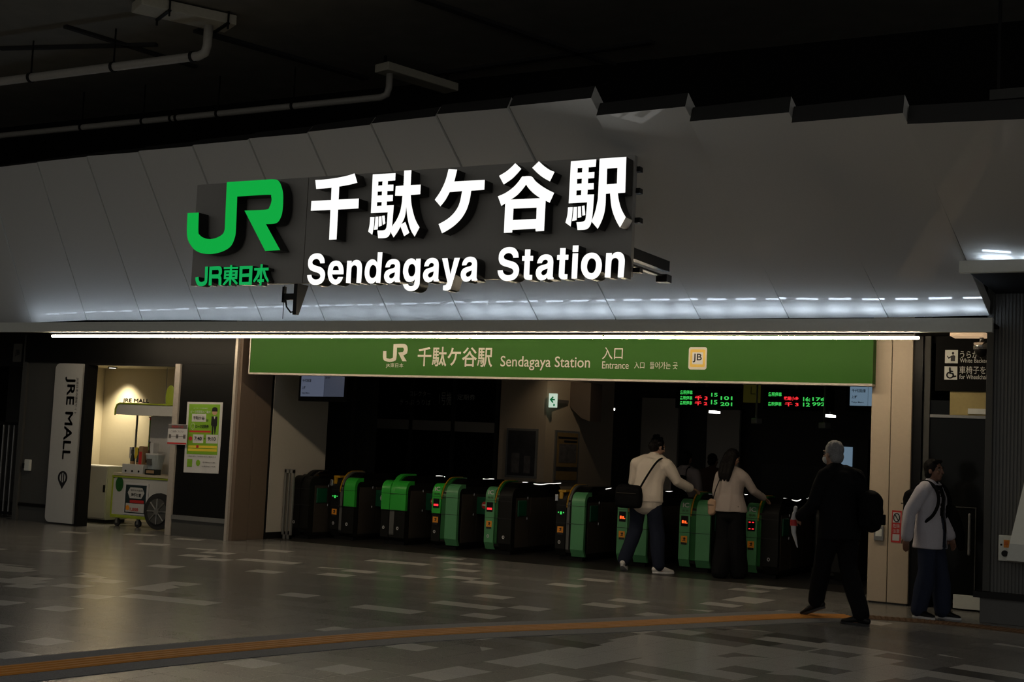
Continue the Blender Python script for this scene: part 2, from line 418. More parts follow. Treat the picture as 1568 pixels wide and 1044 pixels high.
# ------------------------------------------------------------------ leaning cladding panels (the wall above the entrance)
YB = 14.45
seam = [((-100, 268), (-35, 495)), ((-20, 258), (48, 494)), ((57, 248), (133, 490)), ((133, 239), (218, 490)), ((212, 231), (308, 490)), ((295, 222), (402, 491)), ((381, 212), (498, 491)), ((471, 202), (600, 491)), ((568, 189), (708, 490)), ((668, 175), (824, 490)), ((779, 163), (943, 489)), ((912, 177), (1072, 488)), ((1055, 186), (1208, 487)), ((1211, 188), (1360, 486)), ((1388, 190), (1516, 483))]
tops_r = [(-22, 259), (56, 249), (132, 240), (211, 233), (294, 224), (380, 214), (470, 204), (567, 191), (667, 178), (777, 165.5), (906, 150), (1050, 163), (1209, 172), (1384, 173)]
wall = struct(bpy.data.objects.new('wall_canopy', None)); COL.objects.link(wall)
def panel(i, B0, T0, B1, T1, cut=0.0):
    bm = bmesh.new(); rows = []; n, mcol = 12, 4
    for k in range(n+1):
        t = cut+(1-cut)*k/n; row = []
        for j in range(mcol+1):
            u = j/mcol; B = B0.lerp(B1, u); T = T0.lerp(T1, u)
            nn = (T-B).cross(V((1, 0, 0))).normalized()
            if nn.y > 0: nn = -nn
            row.append((B.lerp(T, t)+V(((.006 if j == 0 else -.006 if j == mcol else 0), 0, 0)), nn))
        rows.append(row)
    F = [[bm.verts.new(p) for p, nn in r] for r in rows]
    for a, b in zip(F, F[1:]):
        for j in range(mcol): f = bm.faces.new((a[j], a[j+1], b[j+1], b[j])); f.smooth = True
    front = list(bm.faces)
    E_ = [[bm.verts.new(r[j][0]) for j in (0, mcol)] for r in rows]; G = [[bm.verts.new(r[j][0]-r[j][1]*.16) for j in (0, mcol)] for r in rows]
    side = []
    for a, b, c, d in zip(E_, E_[1:], G, G[1:]):
        side += [bm.faces.new(q) for q in ((a[1], c[1], d[1], b[1]), (a[0], b[0], d[0], c[0]), (c[0], d[0], d[1], c[1]))]
    side += [bm.faces.new((E_[0][0], G[0][0], G[0][1], E_[0][1])), bm.faces.new((E_[-1][0], E_[-1][1], G[-1][1], G[-1][0]))]
    for f in side: f.material_index = 1
    for f in side[:-2:3]+side[1:-2:3]: f.material_index = 0
    bmesh.ops.recalc_face_normals(bm, faces=side)
    bm.normal_update()
    if front[0].normal.z > 0: bmesh.ops.reverse_faces(bm, faces=front)
    return obj('cladding_panel', bm, ['panel', 'panel_back'], wall)
SE = []
for t, b in seam:
    B = at(*b, YB); SE.append((B, axp(*t, B.x)))
for i in range(len(SE)-1):
    B0, T0 = SE[i]; B1, _ = SE[i+1]
    panel(i, B0, T0, B1, axp(*tops_r[i], B1.x))
B0, T0 = SE[-1]; dB = V((1.12, 0, 0.02)); dT = V((1.1, -.35, -.12)); DP = {}
for k in range(4):
    cut = .345
    B1 = B0+dB; T1 = T0+dT; panel(20+k, B0, T0, B1, T1, cut); DP[k] = (B0.lerp(T0, cut), B1.lerp(T1, cut)); B0, T0 = B1, T1
# fascia beams with the lighting trough behind them
fz1 = at(700, 491, 14.15).z; fz0 = at(700, 508.5, 14.15).z
box('trim_10', -19.5, -2.19, 14.10, 14.18, fz0, fz1, 'fascia'); struct(bpy.data.objects['trim_10'])
box('trim_11', -19.5, -2.19, 14.18, 15.30, fz0+.07, fz0+.10, 'matte_black'); struct(bpy.data.objects['trim_11'])
box('wall_upper', -19.5, 3, 15.55, 15.8, 2.95, ZC, 'matte_black'); struct(bpy.data.objects['wall_upper'])
p = DP[0][0]
f2a = at(1470, 400, p.y-.22); f2b = at(1470, 418, p.y-.22)
box('trim_12', f2a.x, 4, p.y-.26, p.y-.18, f2b.z, f2a.z, 'fascia'); struct(bpy.data.objects['trim_12'])
box('trim_13', f2a.x+.06, 4, p.y-.18, 14.6, f2b.z+.02, f2b.z+.05, 'matte_black'); struct(bpy.data.objects['trim_13'])
# LED bars in the trough
bars = []
for i in range(1, len(SE)-1):
    B0, B1 = SE[i][0], SE[i+1][0]
    for k in range(3):
        bars.append((B0.lerp(B1, (k+.62)/3.0).x, fz1-.015, 14.23, (B1.x-B0.x)*.22, 'led' if i > 7 else 'led_dim'))
for k in range(2):
    a, b = DP[k]
    for q in range(3): bars.append((a.lerp(b, (q+.75)/3).x, f2a.z-.02, a.y-.13, .26, 'led'))
for i, (x, z, y, w, m) in enumerate(bars):
    bm = bmesh.new(); bx(bm, -w/2, w/2, -.010, .010, 0, .008, 0, 0); bx(bm, -w/2-.01, w/2+.01, -.02, .02, -.05, 0, 0, 1)
    o = obj('cove_light', bm, [m, 'black']); o.location = (x, y, z)
    tag(o, 'short cold white cove lamp in the ledge at the foot of the cladding panels', 'lamp', 'cove lamps along the ledge')
# ------------------------------------------------------------------ warm strip light under the fascia
sl = at(80, 514.5, 14.25); sr = at(1408, 515, 14.25)
t = thing('strip_light', 'long warm white strip light under the ledge above the entrance', 'light', ((sl.x+sr.x)/2, 14.25, sl.z))
hw = (sr.x-sl.x)/2
nseg = 14
for k in range(nseg):
    a = -hw+2*hw*k/nseg; b = -hw+2*hw*(k+1)/nseg-.006
    bm = bmesh.new(); ringtube(bm, [(a+.01, 0, 0), (b-.01, 0, 0)], .0155, 12); obj('light_tube', bm, 'strip', t, True)
bm = bmesh.new(); bx(bm, -hw-.02, hw-.05, -.03, .03, .028, .06); obj('housing', bm, 'matte_black', t)
for k in range(13):
    bm = bmesh.new(); q = -hw+2*hw*(k+.5)/13; bx(bm, q-.02, q+.02, -.02, .02, .05, .1); obj('bracket', bm, 'black', t)
# ------------------------------------------------------------------ big illuminated station sign
YS = 11.6                                             # front of the letters
DL = .17; YP = YS+DL+.03                              # board front
bl0, bl1 = at(301, 282, YP), at(971, 238.5, YP); bb0, bb1 = at(293, 440, YP), at(966.5, 419, YP)
sgn = thing('station_sign', 'large grey sign board with raised illuminated letters naming the station', 'sign', ((bl0.x+bl1.x)/2, YP, bb0.z))
so = V(sgn.location)
zt_, zb_ = (bl0.z+bl1.z)/2, (bb0.z+bb1.z)/2; xl, xr = (bl0.x+bb0.x)/2, (bl1.x+bb1.x)/2
xm = at(468, 350, YP).x
for a, b in ((xl, xm-.004), (xm+.004, xr)):
    bm = bmesh.new(); bx(bm, a-so.x, b-so.x, 0, .07, zb_-so.z, zt_-so.z, .004); obj('board', bm, 'sign_board', sgn)
def glyph(name, polys, org, sc, m, side='letter_side', depth=DL, Y=YS, xform=None, rim=.010):
    bm = bmesh.new()
    for loops in polys:
        L3 = []
        for l in loops:
            P = crom([V((x, y, 0)) for x, y in l])
            if xform: Q = [xform(p.x, p.y) for p in P]
            else: Q = [at(org[0]+p.x/sc, org[1]+p.y/sc, Y) for p in P]
            L3.append([q-so for q in Q])
        prism(bm, L3, (0, depth, 0), 0, 1)
    return obj(name, bm, [m, side], sgn)
A_ = ((460, 230), 7.455); B_ = ((650, 230), 7.457); C_ = ((850, 230), 7.455)
glyph('letter', [[[(170,340),(250,336),(350,325),(450,309),(540,289),(618,264),(650,370),(560,393),(443,414),(436,563),(667,551),(662,663),(430,676),(412,1017),(328,1021),(343,681),(119,690),(126,580),(350,568),(356,427),(270,435),(181,441)]]], *A_, 'white_light')
glyph('letter', [[[(826,276),(1086,261),(1082,344),(999,350),(996,394),(1062,392),(1060,462),(992,466),(990,512),(1056,509),(1054,580),(987,584),(985,630),(1066,627),(1045,872),(1030,935),(1005,982),(965,1001),(888,1004),(878,916),(950,914),(975,895),(985,860),(997,708),(805,716)],[(889,357),(938,354),(935,401),(887,404)],[(882,472),(932,469),(930,515),(880,518)],[(876,593),(929,590),(926,633),(873,637)]],
    [[(797,762),(845,762),(838,870),(820,964),(774,928),(790,850)]], [[(857,760),(889,758),(888,830),(882,903),(840,908),(850,840)]], [[(898,756),(926,754),(929,860),(893,872),(894,800)]], [[(932,749),(961,745),(969,835),(940,852)]],
    [[(1185,232),(1267,227),(1258,398),(1373,393),(1368,501),(1259,511),(1268,620),(1295,740),(1325,820),(1360,880),(1304,985),(1265,920),(1238,840),(1220,750),(1208,640),(1198,730),(1180,790),(1152,843),(1197,819),(1243,942),(1184,981),(1143,870),(1110,930),(1064,995),(1033,930),(1050,865),(1095,800),(1135,710),(1155,620),(1165,520),(1081,519),(1089,410),(1178,402)]]], *A_, 'white_light')
glyph('letter', [[[(275,216),(373,221),(340,357),(688,338),(683,450),(533,461),(515,570),(480,680),(420,780),(340,860),(260,915),(200,948),(161,843),(240,800),(310,745),(370,670),(405,590),(430,466),(288,477),(240,565),(182,640),(118,565),(185,465),(240,345)]]], *B_, 'white_light')
glyph('letter', [[[(1036,148),(1105,212),(1060,265),(1000,325),(905,391),(852,292),(930,245),(990,195)]], [[(1307,126),(1365,180),(1430,225),(1485,247),(1433,355),(1360,315),(1290,260),(1230,200)]],
    [[(1114,301),(1217,298),(1270,355),(1340,410),(1410,452),(1480,487),(1430,598),(1383,576),(1365,920),(1270,926),(1268,895),(1003,909),(1001,939),(907,943),(922,606),(878,635),(838,526),(920,490),(1000,435),(1060,375)],[(1161,390),(1190,435),(1250,495),(1322,547),(987,563),(1060,510),(1120,445)],[(1016,666),(1281,654),(1277,784),(1009,797)]]], *B_, 'white_light')
glyph('letter', [[[(181,126),(470,103),(464,188),(383,195),(380,252),(449,247),(446,317),(377,322),(374,377),(441,374),(440,445),(372,450),(368,506),(444,504),(432,680),(418,800),(400,860),(370,895),(330,907),(256,910),(244,822),(300,818),(335,805),(350,770),(366,593),(155,606)],[(257,203),(312,200),(308,253),(255,257)],[(251,327),(306,323),(304,379),(250,383)],[(244,458),(299,455),(297,512),(242,516)]],
    [[(148,652),(201,649),(192,760),(177,870),(118,826),(140,740)]], [[(211,650),(250,647),(249,730),(245,797),(193,808),(205,730)]], [[(261,643),(294,640),(299,762),(260,773)]], [[(306,636),(335,631),(344,738),(312,747)]],
    [[(509,96),(813,75),(800,483),(716,490),(725,560),(745,640),(770,700),(806,765),(741,882),(700,810),(660,710),(640,620),(628,492),(579,497),(575,620),(560,720),(530,810),(487,897),(415,812),(455,710),(480,600),(492,500)],[(594,209),(712,200),(706,380),(588,390)]]], *C_, 'white_light')
glyph('railway_logo', [[[(118,418),(193,415),(190,540),(200,565),(225,583),(265,592),(310,583),(350,560),(365,530),(368,480),(380,212),(600,198),(690,193),(725,205),(745,245),(755,300),(752,390),(740,445),(710,485),(640,492),(735,665),(635,670),(498,402),(640,395),(665,375),(678,335),(675,305),(655,296),(449,308),(440,530),(430,590),(405,640),(360,670),(300,688),(240,690),(185,675),(145,640),(115,570)]]], (260, 230), 4.35, 'green_light')
LT = {
 'S': ((466,380),15.68,[[[(488,358),(383,362),(370,310),(335,268),(285,255),(230,275),(195,320),(198,370),(240,405),(330,435),(410,465),(465,520),(495,590),(497,660),(475,750),(425,825),(350,868),(260,880),(180,865),(110,800),(75,710),(68,645),(168,638),(185,700),(225,740),(280,752),(340,738),(380,695),(383,650),(350,605),(280,575),(190,545),(125,500),(95,430),(90,350),(105,260),(155,180),(230,135),(310,122),(385,135),(440,180),(480,260)]]]),
 'e': ((466,380),15.68,[[[(938,625),(665,628),(680,690),(710,735),(750,750),(785,735),(812,690),(930,690),(900,765),(850,830),(790,865),(735,872),(670,850),(610,790),(575,700),(562,600),(575,480),(615,380),(680,318),(770,298),(850,320),(905,385),(935,470),(942,560)],[(682,527),(695,470),(720,435),(760,420),(795,430),(820,465),(830,527)]]]),
 'n': ((466,380),15.68,[[[(1030,300),(1138,300),(1136,355),(1170,310),(1210,288),(1262,280),(1320,295),(1362,345),(1382,420),(1385,520),(1362,832),(1250,830),(1268,520),(1262,455),(1240,420),(1205,408),(1165,420),(1140,455),(1128,510),(1110,838),(1000,830)]]]),
 'd': ((554,380),15.68,[[[(385,98),(497,98),(443,827),(338,827),(345,775),(300,820),(222,848),(150,820),(100,750),(72,650),(72,540),(95,420),(140,330),(200,280),(260,265),(320,285),(370,345)],[(275,400),(320,425),(348,480),(352,560),(340,640),(305,695),(255,717),(210,695),(185,640),(182,560),(200,470),(235,415)]]]),
 'a': ((554,380),15.68,[[[(563,460),(585,380),(630,310),(690,272),(760,258),(840,272),(895,320),(917,400),(915,520),(905,730),(910,765),(925,785),(922,812),(795,815),(785,770),(740,815),(665,840),(600,820),(555,765),(535,680),(555,590),(605,530),(680,500),(750,480),(785,460),(800,425),(785,390),(745,378),(705,392),(680,425),(668,455)],[(797,575),(720,600),(670,635),(655,680),(675,715),(705,726),(750,705),(780,665),(790,625)]]]),
 'g': ((554,380),15.68,[[[(1305,252),(1415,248),(1392,780),(1380,880),(1340,960),(1270,1010),(1180,1028),(1090,1010),(1025,955),(985,868),(1108,860),(1130,895),(1175,910),(1225,900),(1258,860),(1275,745),(1230,790),(1160,810),(1080,795),(1030,730),(1000,640),(990,560),(1005,440),(1045,340),(1110,270),(1190,243),(1255,260),(1302,305)],[(1205,375),(1250,395),(1278,450),(1285,530),(1270,610),(1240,660),(1190,680),(1145,655),(1118,590),(1113,520),(1130,440),(1160,395)]]]),
 'y': ((640,380),15.68,[[[(580,243),(710,238),(778,625),(878,232),(1008,230),(800,930),(775,975),(735,1005),(690,1015),(600,1008),(605,895),(650,885),(685,865),(702,820),(695,760)]]]),
 't': ((756,370),15.68,[[[(755,185),(883,183),(876,340),(948,340),(943,458),(868,460),(853,795),(925,800),(920,912),(830,918),(770,905),(735,870),(722,810),(742,460),(680,460),(685,345),(748,343)]]]),
 'i': ((845,370),12.06,[[[(388,70),(495,68),(487,190),(383,193)]],[[(385,215),(485,213),(465,680),(362,680)]]]),
 'o': ((845,370),12.06,[[[(750,203),(820,220),(880,280),(915,360),(922,450),(905,550),(860,630),(795,680),(720,692),(640,670),(580,605),(545,520),(540,430),(560,330),(610,255),(680,212)],[(740,305),(785,325),(812,375),(815,450),(800,520),(765,570),(720,580),(680,560),(655,510),(650,450),(665,375),(700,320)]]]),
}
D1 = ((460, 360), 5.407); E1 = ((740, 360), 5.227)
place = [('S', None), ('e', None), ('n', None), ('d', None), ('a', None), ('g', None), ('a', (D1, 1015,188,1148,391)), ('y', None), ('a', (D1, 1327,178,1465,386)),
         ('S', (E1, 115,95,286,366)), ('t', None), ('a', (E1, 420,153,563,362)), ('t', (E1, 590,103,682,353)), ('i', None), ('o', None), ('n', (E1, 972,135,1132,340))]
for ch, dst in place:
    org, sc, polys = LT[ch]
    if dst is None: glyph('letter', polys, org, sc, 'white_light'); continue
    (o2, s2), X0, Y0, X1, Y1 = dst
    xs_ = [p[0] for pl in polys for l in pl for p in l]; ys_ = [p[1] for pl in polys for l in pl for p in l]
    a, b, c, d = min(xs_), max(xs_), min(ys_), max(ys_)
    def xf(x, y): return at(o2[0]+(X0+(x-a)/(b-a)*(X1-X0))/s2, o2[1]+(Y0+(y-c)/(d-c)*(Y1-Y0))/s2, YS)
    glyph('letter', polys, org, sc, 'white_light', xform=xf)
J_ = ((290, 395), 11.2)
for polys in (
    [[[(270,148),(322,145),(308,370),(295,430),(255,470),(200,485),(150,470),(120,430),(103,370),(105,330),(158,322),(160,370),(175,400),(205,412),(240,400),(262,370)]]],
    [[[(345,148),(500,138),(540,155),(555,190),(555,260),(530,305),(548,340),(545,465),(500,465),(500,370),(485,350),(385,350),(380,470),(330,470)],[(388,205),(495,200),(507,240),(497,278),(385,283)]]],
    [[[(590,158),(838,152),(836,185),(590,190)]],[[(600,212),(830,205),(820,358),(590,360)],[(630,250),(680,248),(678,268),(628,270)],[(738,247),(785,245),(783,266),(736,268)],[(628,308),(678,306),(676,327),(626,328)],[(735,306),(783,304),(780,325),(733,326)]],[[(700,122),(735,122),(712,470),(678,470)]],[[(650,355),(700,355),(600,465),(568,455)]],[[(712,355),(760,355),(832,430),(805,460)]]],
    [[[(862,138),(1085,132),(1068,462),(852,460)],[(910,190),(1028,186),(1024,262),(906,270)],[(905,325),(1022,322),(1018,408),(900,412)]]],
    [[[(1112,170),(1360,165),(1355,212),(1112,214)]],[[(1222,105),(1258,105),(1235,470),(1200,470)]],[[(1170,212),(1225,212),(1190,320),(1110,420),(1098,385),(1150,290)]],[[(1255,212),(1298,210),(1320,300),(1358,380),(1345,418),(1290,330)]],[[(1165,365),(1278,360),(1276,412),(1165,412)]]]):
    glyph('company_letter', polys, *J_, 'green_small', depth=.10, Y=YS+.07)
# stand-offs and brackets holding the sign off the panels
for py in (260, 293, 338, 414):
    p = at(974, py, YP+.09)-so
    bm = bmesh.new(); bx(bm, p.x-.02, p.x+.055, .05, .13, p.z-.025, p.z+.025); obj('standoff', bm, 'black', sgn)
p = at(967, 384, YP+.07)-so
bm = bmesh.new(); bx(bm, p.x-.10, p.x-.02, .06, 1.12, p.z-.06, p.z+.05); bx(bm, p.x-.09, p.x-.03, .06, 1.08, p.z-.13, p.z-.11); bx(bm, p.x-.12, p.x, 1.0, 1.14, p.z-.18, p.z-.10); obj('support_arm', bm, 'black', sgn)
for q in (870, 930):
    p = at(q, 262, YP+.07)-so
    bm = bmesh.new(); bx(bm, p.x-.03, p.x+.03, .06, 1.1, p.z-.05, p.z+.0); obj('back_bar', bm, 'black', sgn)
p = at(455, 441, YP+.07)-so
p = at(455, 441, YP+.07)-so
bm = bmesh.new()
prism(bm, [[V((p.x-.03, .05, p.z+.05)), V((p.x-.03, .25, p.z+.05)), V((p.x-.03, .1, p.z-.3)), V((p.x-.03, .05, p.z-.3))]], (.05, 0, 0))
bx(bm, p.x-.2, p.x, .06, .10, p.z-.13, p.z-.06); bx(bm, p.x-.2, p.x-.17, .06, .10, p.z-.16, p.z+.02)
ringtube(bm, [(p.x-.16, .08, p.z-.13), (p.x-.14, .08, p.z-.21), (p.x-.08, .08, p.z-.27), (p.x-.01, .08, p.z-.26)], .01, 8)
obj('support_arm', bm, 'black', sgn)
bm = bmesh.new(); ringtube(bm, [(p.x-.185, .08, p.z+.03), (p.x-.185, .08, p.z-.34)], .004, 6); obj('cable', bm, 'black', sgn)
# ------------------------------------------------------------------ facade: walls, piers
YF = 15.35
g0, g1_ = at(382, 573, 15.2), at(1336, 588, 15.2)
GZ0 = (g0.z+g1_.z)/2; GX0, GX1 = g0.x, g1_.x
SOF = fz0+.07
def S_(name, x0, x1, y0, y1, z0, z1, m, bev=0): return struct(box(name, x0, x1, y0, y1, z0, z1, m, None, bev))
XW = -12.9
xpl = at(1332, 720, YF).x; xpr = at(1394, 720, YF).x; xpm = at(1362, 720, YF).x
# right pier of two cladding sheets
S_('pier_right', xpl, xpm-.004, YF, 16.2, 0.02, SOF+.3, 'pillar', .006)
S_('pier_right', xpm+.004, xpr, YF, 16.2, 0.02, SOF+.3, 'pillar', .006)
S_('pier_core', xpl+.02, xpr-.02, YF+.02, 16.1, 0, SOF+.3, 'dark_wall')
# left pier and the reveal behind it
xcl = at(357, 680, YF).x
S_('pier_left', xcl, XW, YF+.02, 15.72, 0, SOF+.3, 'brown', .004)
S_('pier_left', xcl, XW, 15.73, 16.1, 0, SOF+.3, 'brown', .004)
S_('trim_14', xcl-.045, xcl, YF-.03, YF+.1, 0, SOF+.3, 'trim_metal')
S_('wall_reveal', XW-.2, XW, 16.16, 17.55, .1, 3.3, 'white_wall', .004)
S_('baseboard_reveal', XW-.2, XW-.03, 16.14, 17.55, 0, .1, 'black')
S_('wall_reveal_edge', XW-.25, XW-.01, 16.10, 16.16, 0, 3.3, 'matte_black')
# black header over the alcove and side walls
xa0 = at(133, 600, YF).x; xa1 = at(268, 600, YF).x
zh = at(200, 556, YF).z
S_('wall_header', at(40, 530, YF).x, xcl-.045, YF, YF+.08, zh, SOF+.3, 'gloss_black')
S_('wall_alcove_frame', xa1, xa1+.10, YF-.03, YF+.15, 0, zh, 'trim_metal', .004)
S_('wall_alcove_frame', xa0-.06, xa0, YF-.02, YF+.2, 0, zh, 'black')
S_('trim_15', xa0, xa1, YF, YF+.1, zh-.04, zh, 'black')
bm = bmesh.new(); bx(bm, xa1+.10, xcl-.045, YF+.01, YF+.05, .31, zh); struct(obj('window_1', bm, 'gloss_black'))
S_('trim_16', xa1+.10, xcl-.045, YF-.02, YF+.06, .245, .31, 'steel')
S_('baseboard_front', xa1+.10, xcl-.045, YF, YF+.06, 0, .245, 'grey_wall')
# alcove room
S_('wall_alcove_back', -19.5, xcl, 17.15, 17.25, 0, 3.0, 'cream')
S_('wall_alcove_left', -17.55, -17.45, YF+.08, 17.15, 0, 3.0, 'cream')
S_('wall_alcove_right', xcl-.1, xcl-.02, YF+.08, 17.15, 0, 3.0, 'cream')
S_('ceiling_alcove', -17.5, xcl-.02, YF+.08, 17.15, 2.60, 2.66, 'cream')
# left wall
xw0 = at(22, 700, YF).x; xw1 = at(80, 700, YF).x
S_('wall_front', xw0, xa0-.06, YF+.08, YF+.2, 0, SOF+.3, 'grey_wall')
S_('wall_front_pilaster', xw0, xw0+.10, YF+.03, YF+.1, 0, SOF+.3, 'grey_wall', .004)
S_('baseboard_left', xw0+.1, xw1-.05, YF+.05, YF+.09, .24, .29, 'black')
# vertical mall sign
js = thing('mall_sign', 'tall white vertical sign board with dark lettering beside the alcove', 'sign', (at(97, 700, YF).x, YF, 0))
jo = V(js.location)
x0 = at(76, 690, YF).x; x1 = at(118, 690, YF).x; z1 = zh-.02
P = [V((x0-jo.x+.08, 0, .03)), V((x1-jo.x, 0, .03)), V((x1-jo.x, 0, z1)), V((x0-jo.x+.08, 0, z1))]
P = [V((x1-jo.x, 0, .03)), V((x1-jo.x, 0, z1))]+[V((x0-jo.x+.09-.09*math.sin(a), 0, z1-.09+.09*math.cos(a))) for a in [math.pi/2*k/6 for k in range(7)]]+[V((x0-jo.x+.09-.09*math.cos(a), 0, .03+.09-.09*math.sin(a))) for a in [math.pi/2*k/6 for k in range(7)]]
bm = bmesh.new(); prism(bm, [P], (0, .05, 0)); obj('board', bm, 'white_paint', js)
ww = x1-x0
c = at(103, 572, YF-.001); d = at(86, 702, YF-.001)
text('lettering', 'JRE MALL', (c.x-jo.x+.0-ww*.04, -.002, at(97, 577, YF).z), (at(97, 577, YF).z-at(90, 702, YF).z), ww*.36, 'ink', js, ux=(0, 0, -1), uy=(1, 0, 0), bold=.007)
text('lettering', 'JR東日本の通販サイト', (x0-jo.x+ww*.79, -.002, at(112, 578, YF).z), .58, ww*.10, 'ink', js, ux=(0, 0, -1), uy=(1, 0, 0))
cx_, cz_ = at(96, 730, YF).x-jo.x, at(96, 731, YF).z
bm = bmesh.new(); R_ = .105
out = [V((cx_+R_*math.sin(a), -.002, cz_+R_*math.cos(a))) for a in [math.radians(-125+250*k/24) for k in range(25)]]+[V((cx_, -.002, cz_-R_*1.75))]
inn = [V((cx_+R_*.62*math.sin(a), -.002, cz_+R_*.72*math.cos(a))) for a in [math.radians(360*k/24) for k in range(24)]]
prism(bm, [out, inn], (0, .002, 0)); bx(bm, cx_-.034, cx_-.012, -.002, 0, cz_-.07, cz_+.07); bx(bm, cx_+.012, cx_+.034, -.002, 0, cz_-.07, cz_+.07); obj('emblem', bm, 'ink', js)
# switch box on the left wall
p = at(43, 712, YF+.06)
t = thing('switch_box', 'small grey switch box on the dark wall beside the tall white sign', 'switch box', (p.x, YF+.08, p.z))
bm = bmesh.new(); bx(bm, -.06, .06, -.05, 0, -.09, .09, .008); obj('housing', bm, 'fascia', t)
bm = bmesh.new(); bx(bm, -.09, -.05, -.06, -.02, -.05, .03, .005); obj('lock', bm, 'black', t)
# far left: dark folding gate with a small plaque above
t = thing('folding_gate', 'dark folding gate of thin upright bars at the far left edge', 'gate', (-18.3, 15.7, 0))
for k in range(14):
    bm = bmesh.new(); ringtube(bm, [(-.9+k*.125, 0, .05), (-.9+k*.125, 0, 1.55)], .016, 8); obj('bar', bm, 'steel', t)
bm = bmesh.new(); bx(bm, -.95, .78, -.02, .02, 1.53, 1.58); bx(bm, -.95, .78, -.02, .02, .05, .1); obj('rail', bm, 'black', t)
S_('wall_side_passage', -22, xw0, 19, 19.1, 0, 3.2, 'dark_wall'); S_('wall_header_left', -22, xw0, YF+.1, YF+.2, at(10, 560, YF).z, SOF+.3, 'black')
p = at(26, 540, YF+.08)
t = thing('line_plaque', 'small dim white plaque with two letters on the dark header at far left', 'sign', (p.x, YF+.09, p.z))
bm = bmesh.new(); prism(bm, [rrect(-.10, .10, -.15, .15, .02)], (0, .015, 0)); obj('plate', bm, 'grey_wall', t)
text('lettering', 'JB', (-.055, -.001, -.06), .11, .11, 'ink', t, off=.02)
# ------------------------------------------------------------------ green entrance sign
GZ1 = SOF+.02
gs = thing('entrance_sign', 'long green overhead sign with white station name above the ticket gates', 'sign', ((GX0+GX1)/2, 15.2, GZ0))
go = V(gs.location)
bm = bmesh.new(); bx(bm, GX0-go.x, GX1-go.x, 0, .14, .015, GZ1-GZ0); obj('panel', bm, 'green_sign', gs)
bm = bmesh.new(); bx(bm, GX0-go.x-.01, GX1-go.x, -.012, .15, -.01, .015); bx(bm, GX0-go.x-.015, GX0-go.x, -.012, .15, -.01, GZ1-GZ0); obj('frame', bm, 'trim_metal', gs)
def gtext(s, x0, y0, x1, y1, m='sign_white', off=0.0, name='lettering'):
    a = at(x0, y1, 15.2)-go; b = at(x1, y0, 15.2)-go
    zc = (at(x0, (y0+y1)/2, 15.2)-go).z; 
    h = (at((x0+x1)/2, y0, 15.2)-at((x0+x1)/2, y1, 15.2)).z; w = b.x-a.x
    zb = (at((x0+x1)/2, y1, 15.2)-go).z
    return text(name, s, (a.x, 0, zb), w, h, m, gs, off=off)
gtext('千駄ケ谷駅', 639, 531, 755, 561.5, off=.012)
gtext('Sendagaya Station', 766, 545.5, 904, 567, off=.004)
gtext('入口', 922, 531.5, 954, 550)
gtext('Entrance', 922, 553.5, 963, 564.5)
gtext('入口', 971, 554, 987, 564)
gtext('들어가는 곳', 995, 554, 1038, 565)
gtext('JR東日本', 591, 556, 618, 563.5)
def gpoly(polys, org, sc, m, depth, name):
    bm = bmesh.new()
    for loops in polys: prism(bm, [[at(org[0]+p.x/sc, org[1]+p.y/sc, 15.2-.004)-go for p in crom([V((x, y, 0)) for x, y in l])] for l in loops], (0, depth, 0))
    return obj(name, bm, m, gs)
gpoly([[[(850,185),(868,185),(868,228),(890,232),(908,226),(912,145),(970,143),(990,152),(996,175),(992,200),(970,212),(990,247),(965,247),(940,195),(968,192),(974,178),(970,165),(932,165),(928,230),(915,246),(885,250),(858,243),(849,225)]]], (370, 490), 3.92, 'sign_white', .003, 'railway_logo')
def gbadge(x0, y0, x1, y1, r, lift, m, name):
    a = at(x0, y1, 15.2)-go; b = at(x1, y0, 15.2)-go
    bm = bmesh.new(); prism(bm, [rrect(a.x, b.x, a.z, b.z, r, -lift)], (0, lift-.0005, 0)); return obj(name, bm, m, gs)
gbadge(1054, 531.5, 1083, 565.5, .03, .004, 'sign_white', 'line_badge')
gbadge(1056.5, 535, 1080.5, 562, .02, .006, 'sign_yellow', 'line_badge_ring')
gbadge(1060, 539.5, 1077, 557.5, .008, .008, 'paper', 'line_badge_centre')
o = gtext('JB', 1061, 541.5, 1075.5, 555, 'ink', off=.02); o.location.y = -.007
# ------------------------------------------------------------------ concourse shell
S_('wall_concourse_back', -26, 4, 27, 27.2, 0, 3.6, 'dark_wall')
S_('ceiling_concourse', -26, 4, 15.8, 27, 3.25, 3.35, 'dark_wall')
S_('wall_concourse_left', -19.6, -19.5, 17.25, 27, 0, 3.3, 'dark_wall')
S_('wall_concourse_right', -2.9, -2.7, 16.9, 27, 0, 3.3, 'dark_wall')
# white floor-to-ceiling wall sections glimpsed at the back
for (a, b, Y) in ((980, 1036, 26.6), (1081, 1131, 26.6)):
    S_('wall_bay', at(a, 700, Y).x, at(b, 700, Y).x, Y, Y+.1, 0, 2.75, 'white_wall')
S_('wall_bay', at(497, 700, 19.4).x, at(535, 700, 19.4).x, 19.4, 19.5, 0, 3.2, 'dark_wall')
S_('wall_bay', at(528, 700, 20.2).x, at(565, 700, 20.2).x, 20.2, 20.4, 0, 3.2, 'grey_wall')
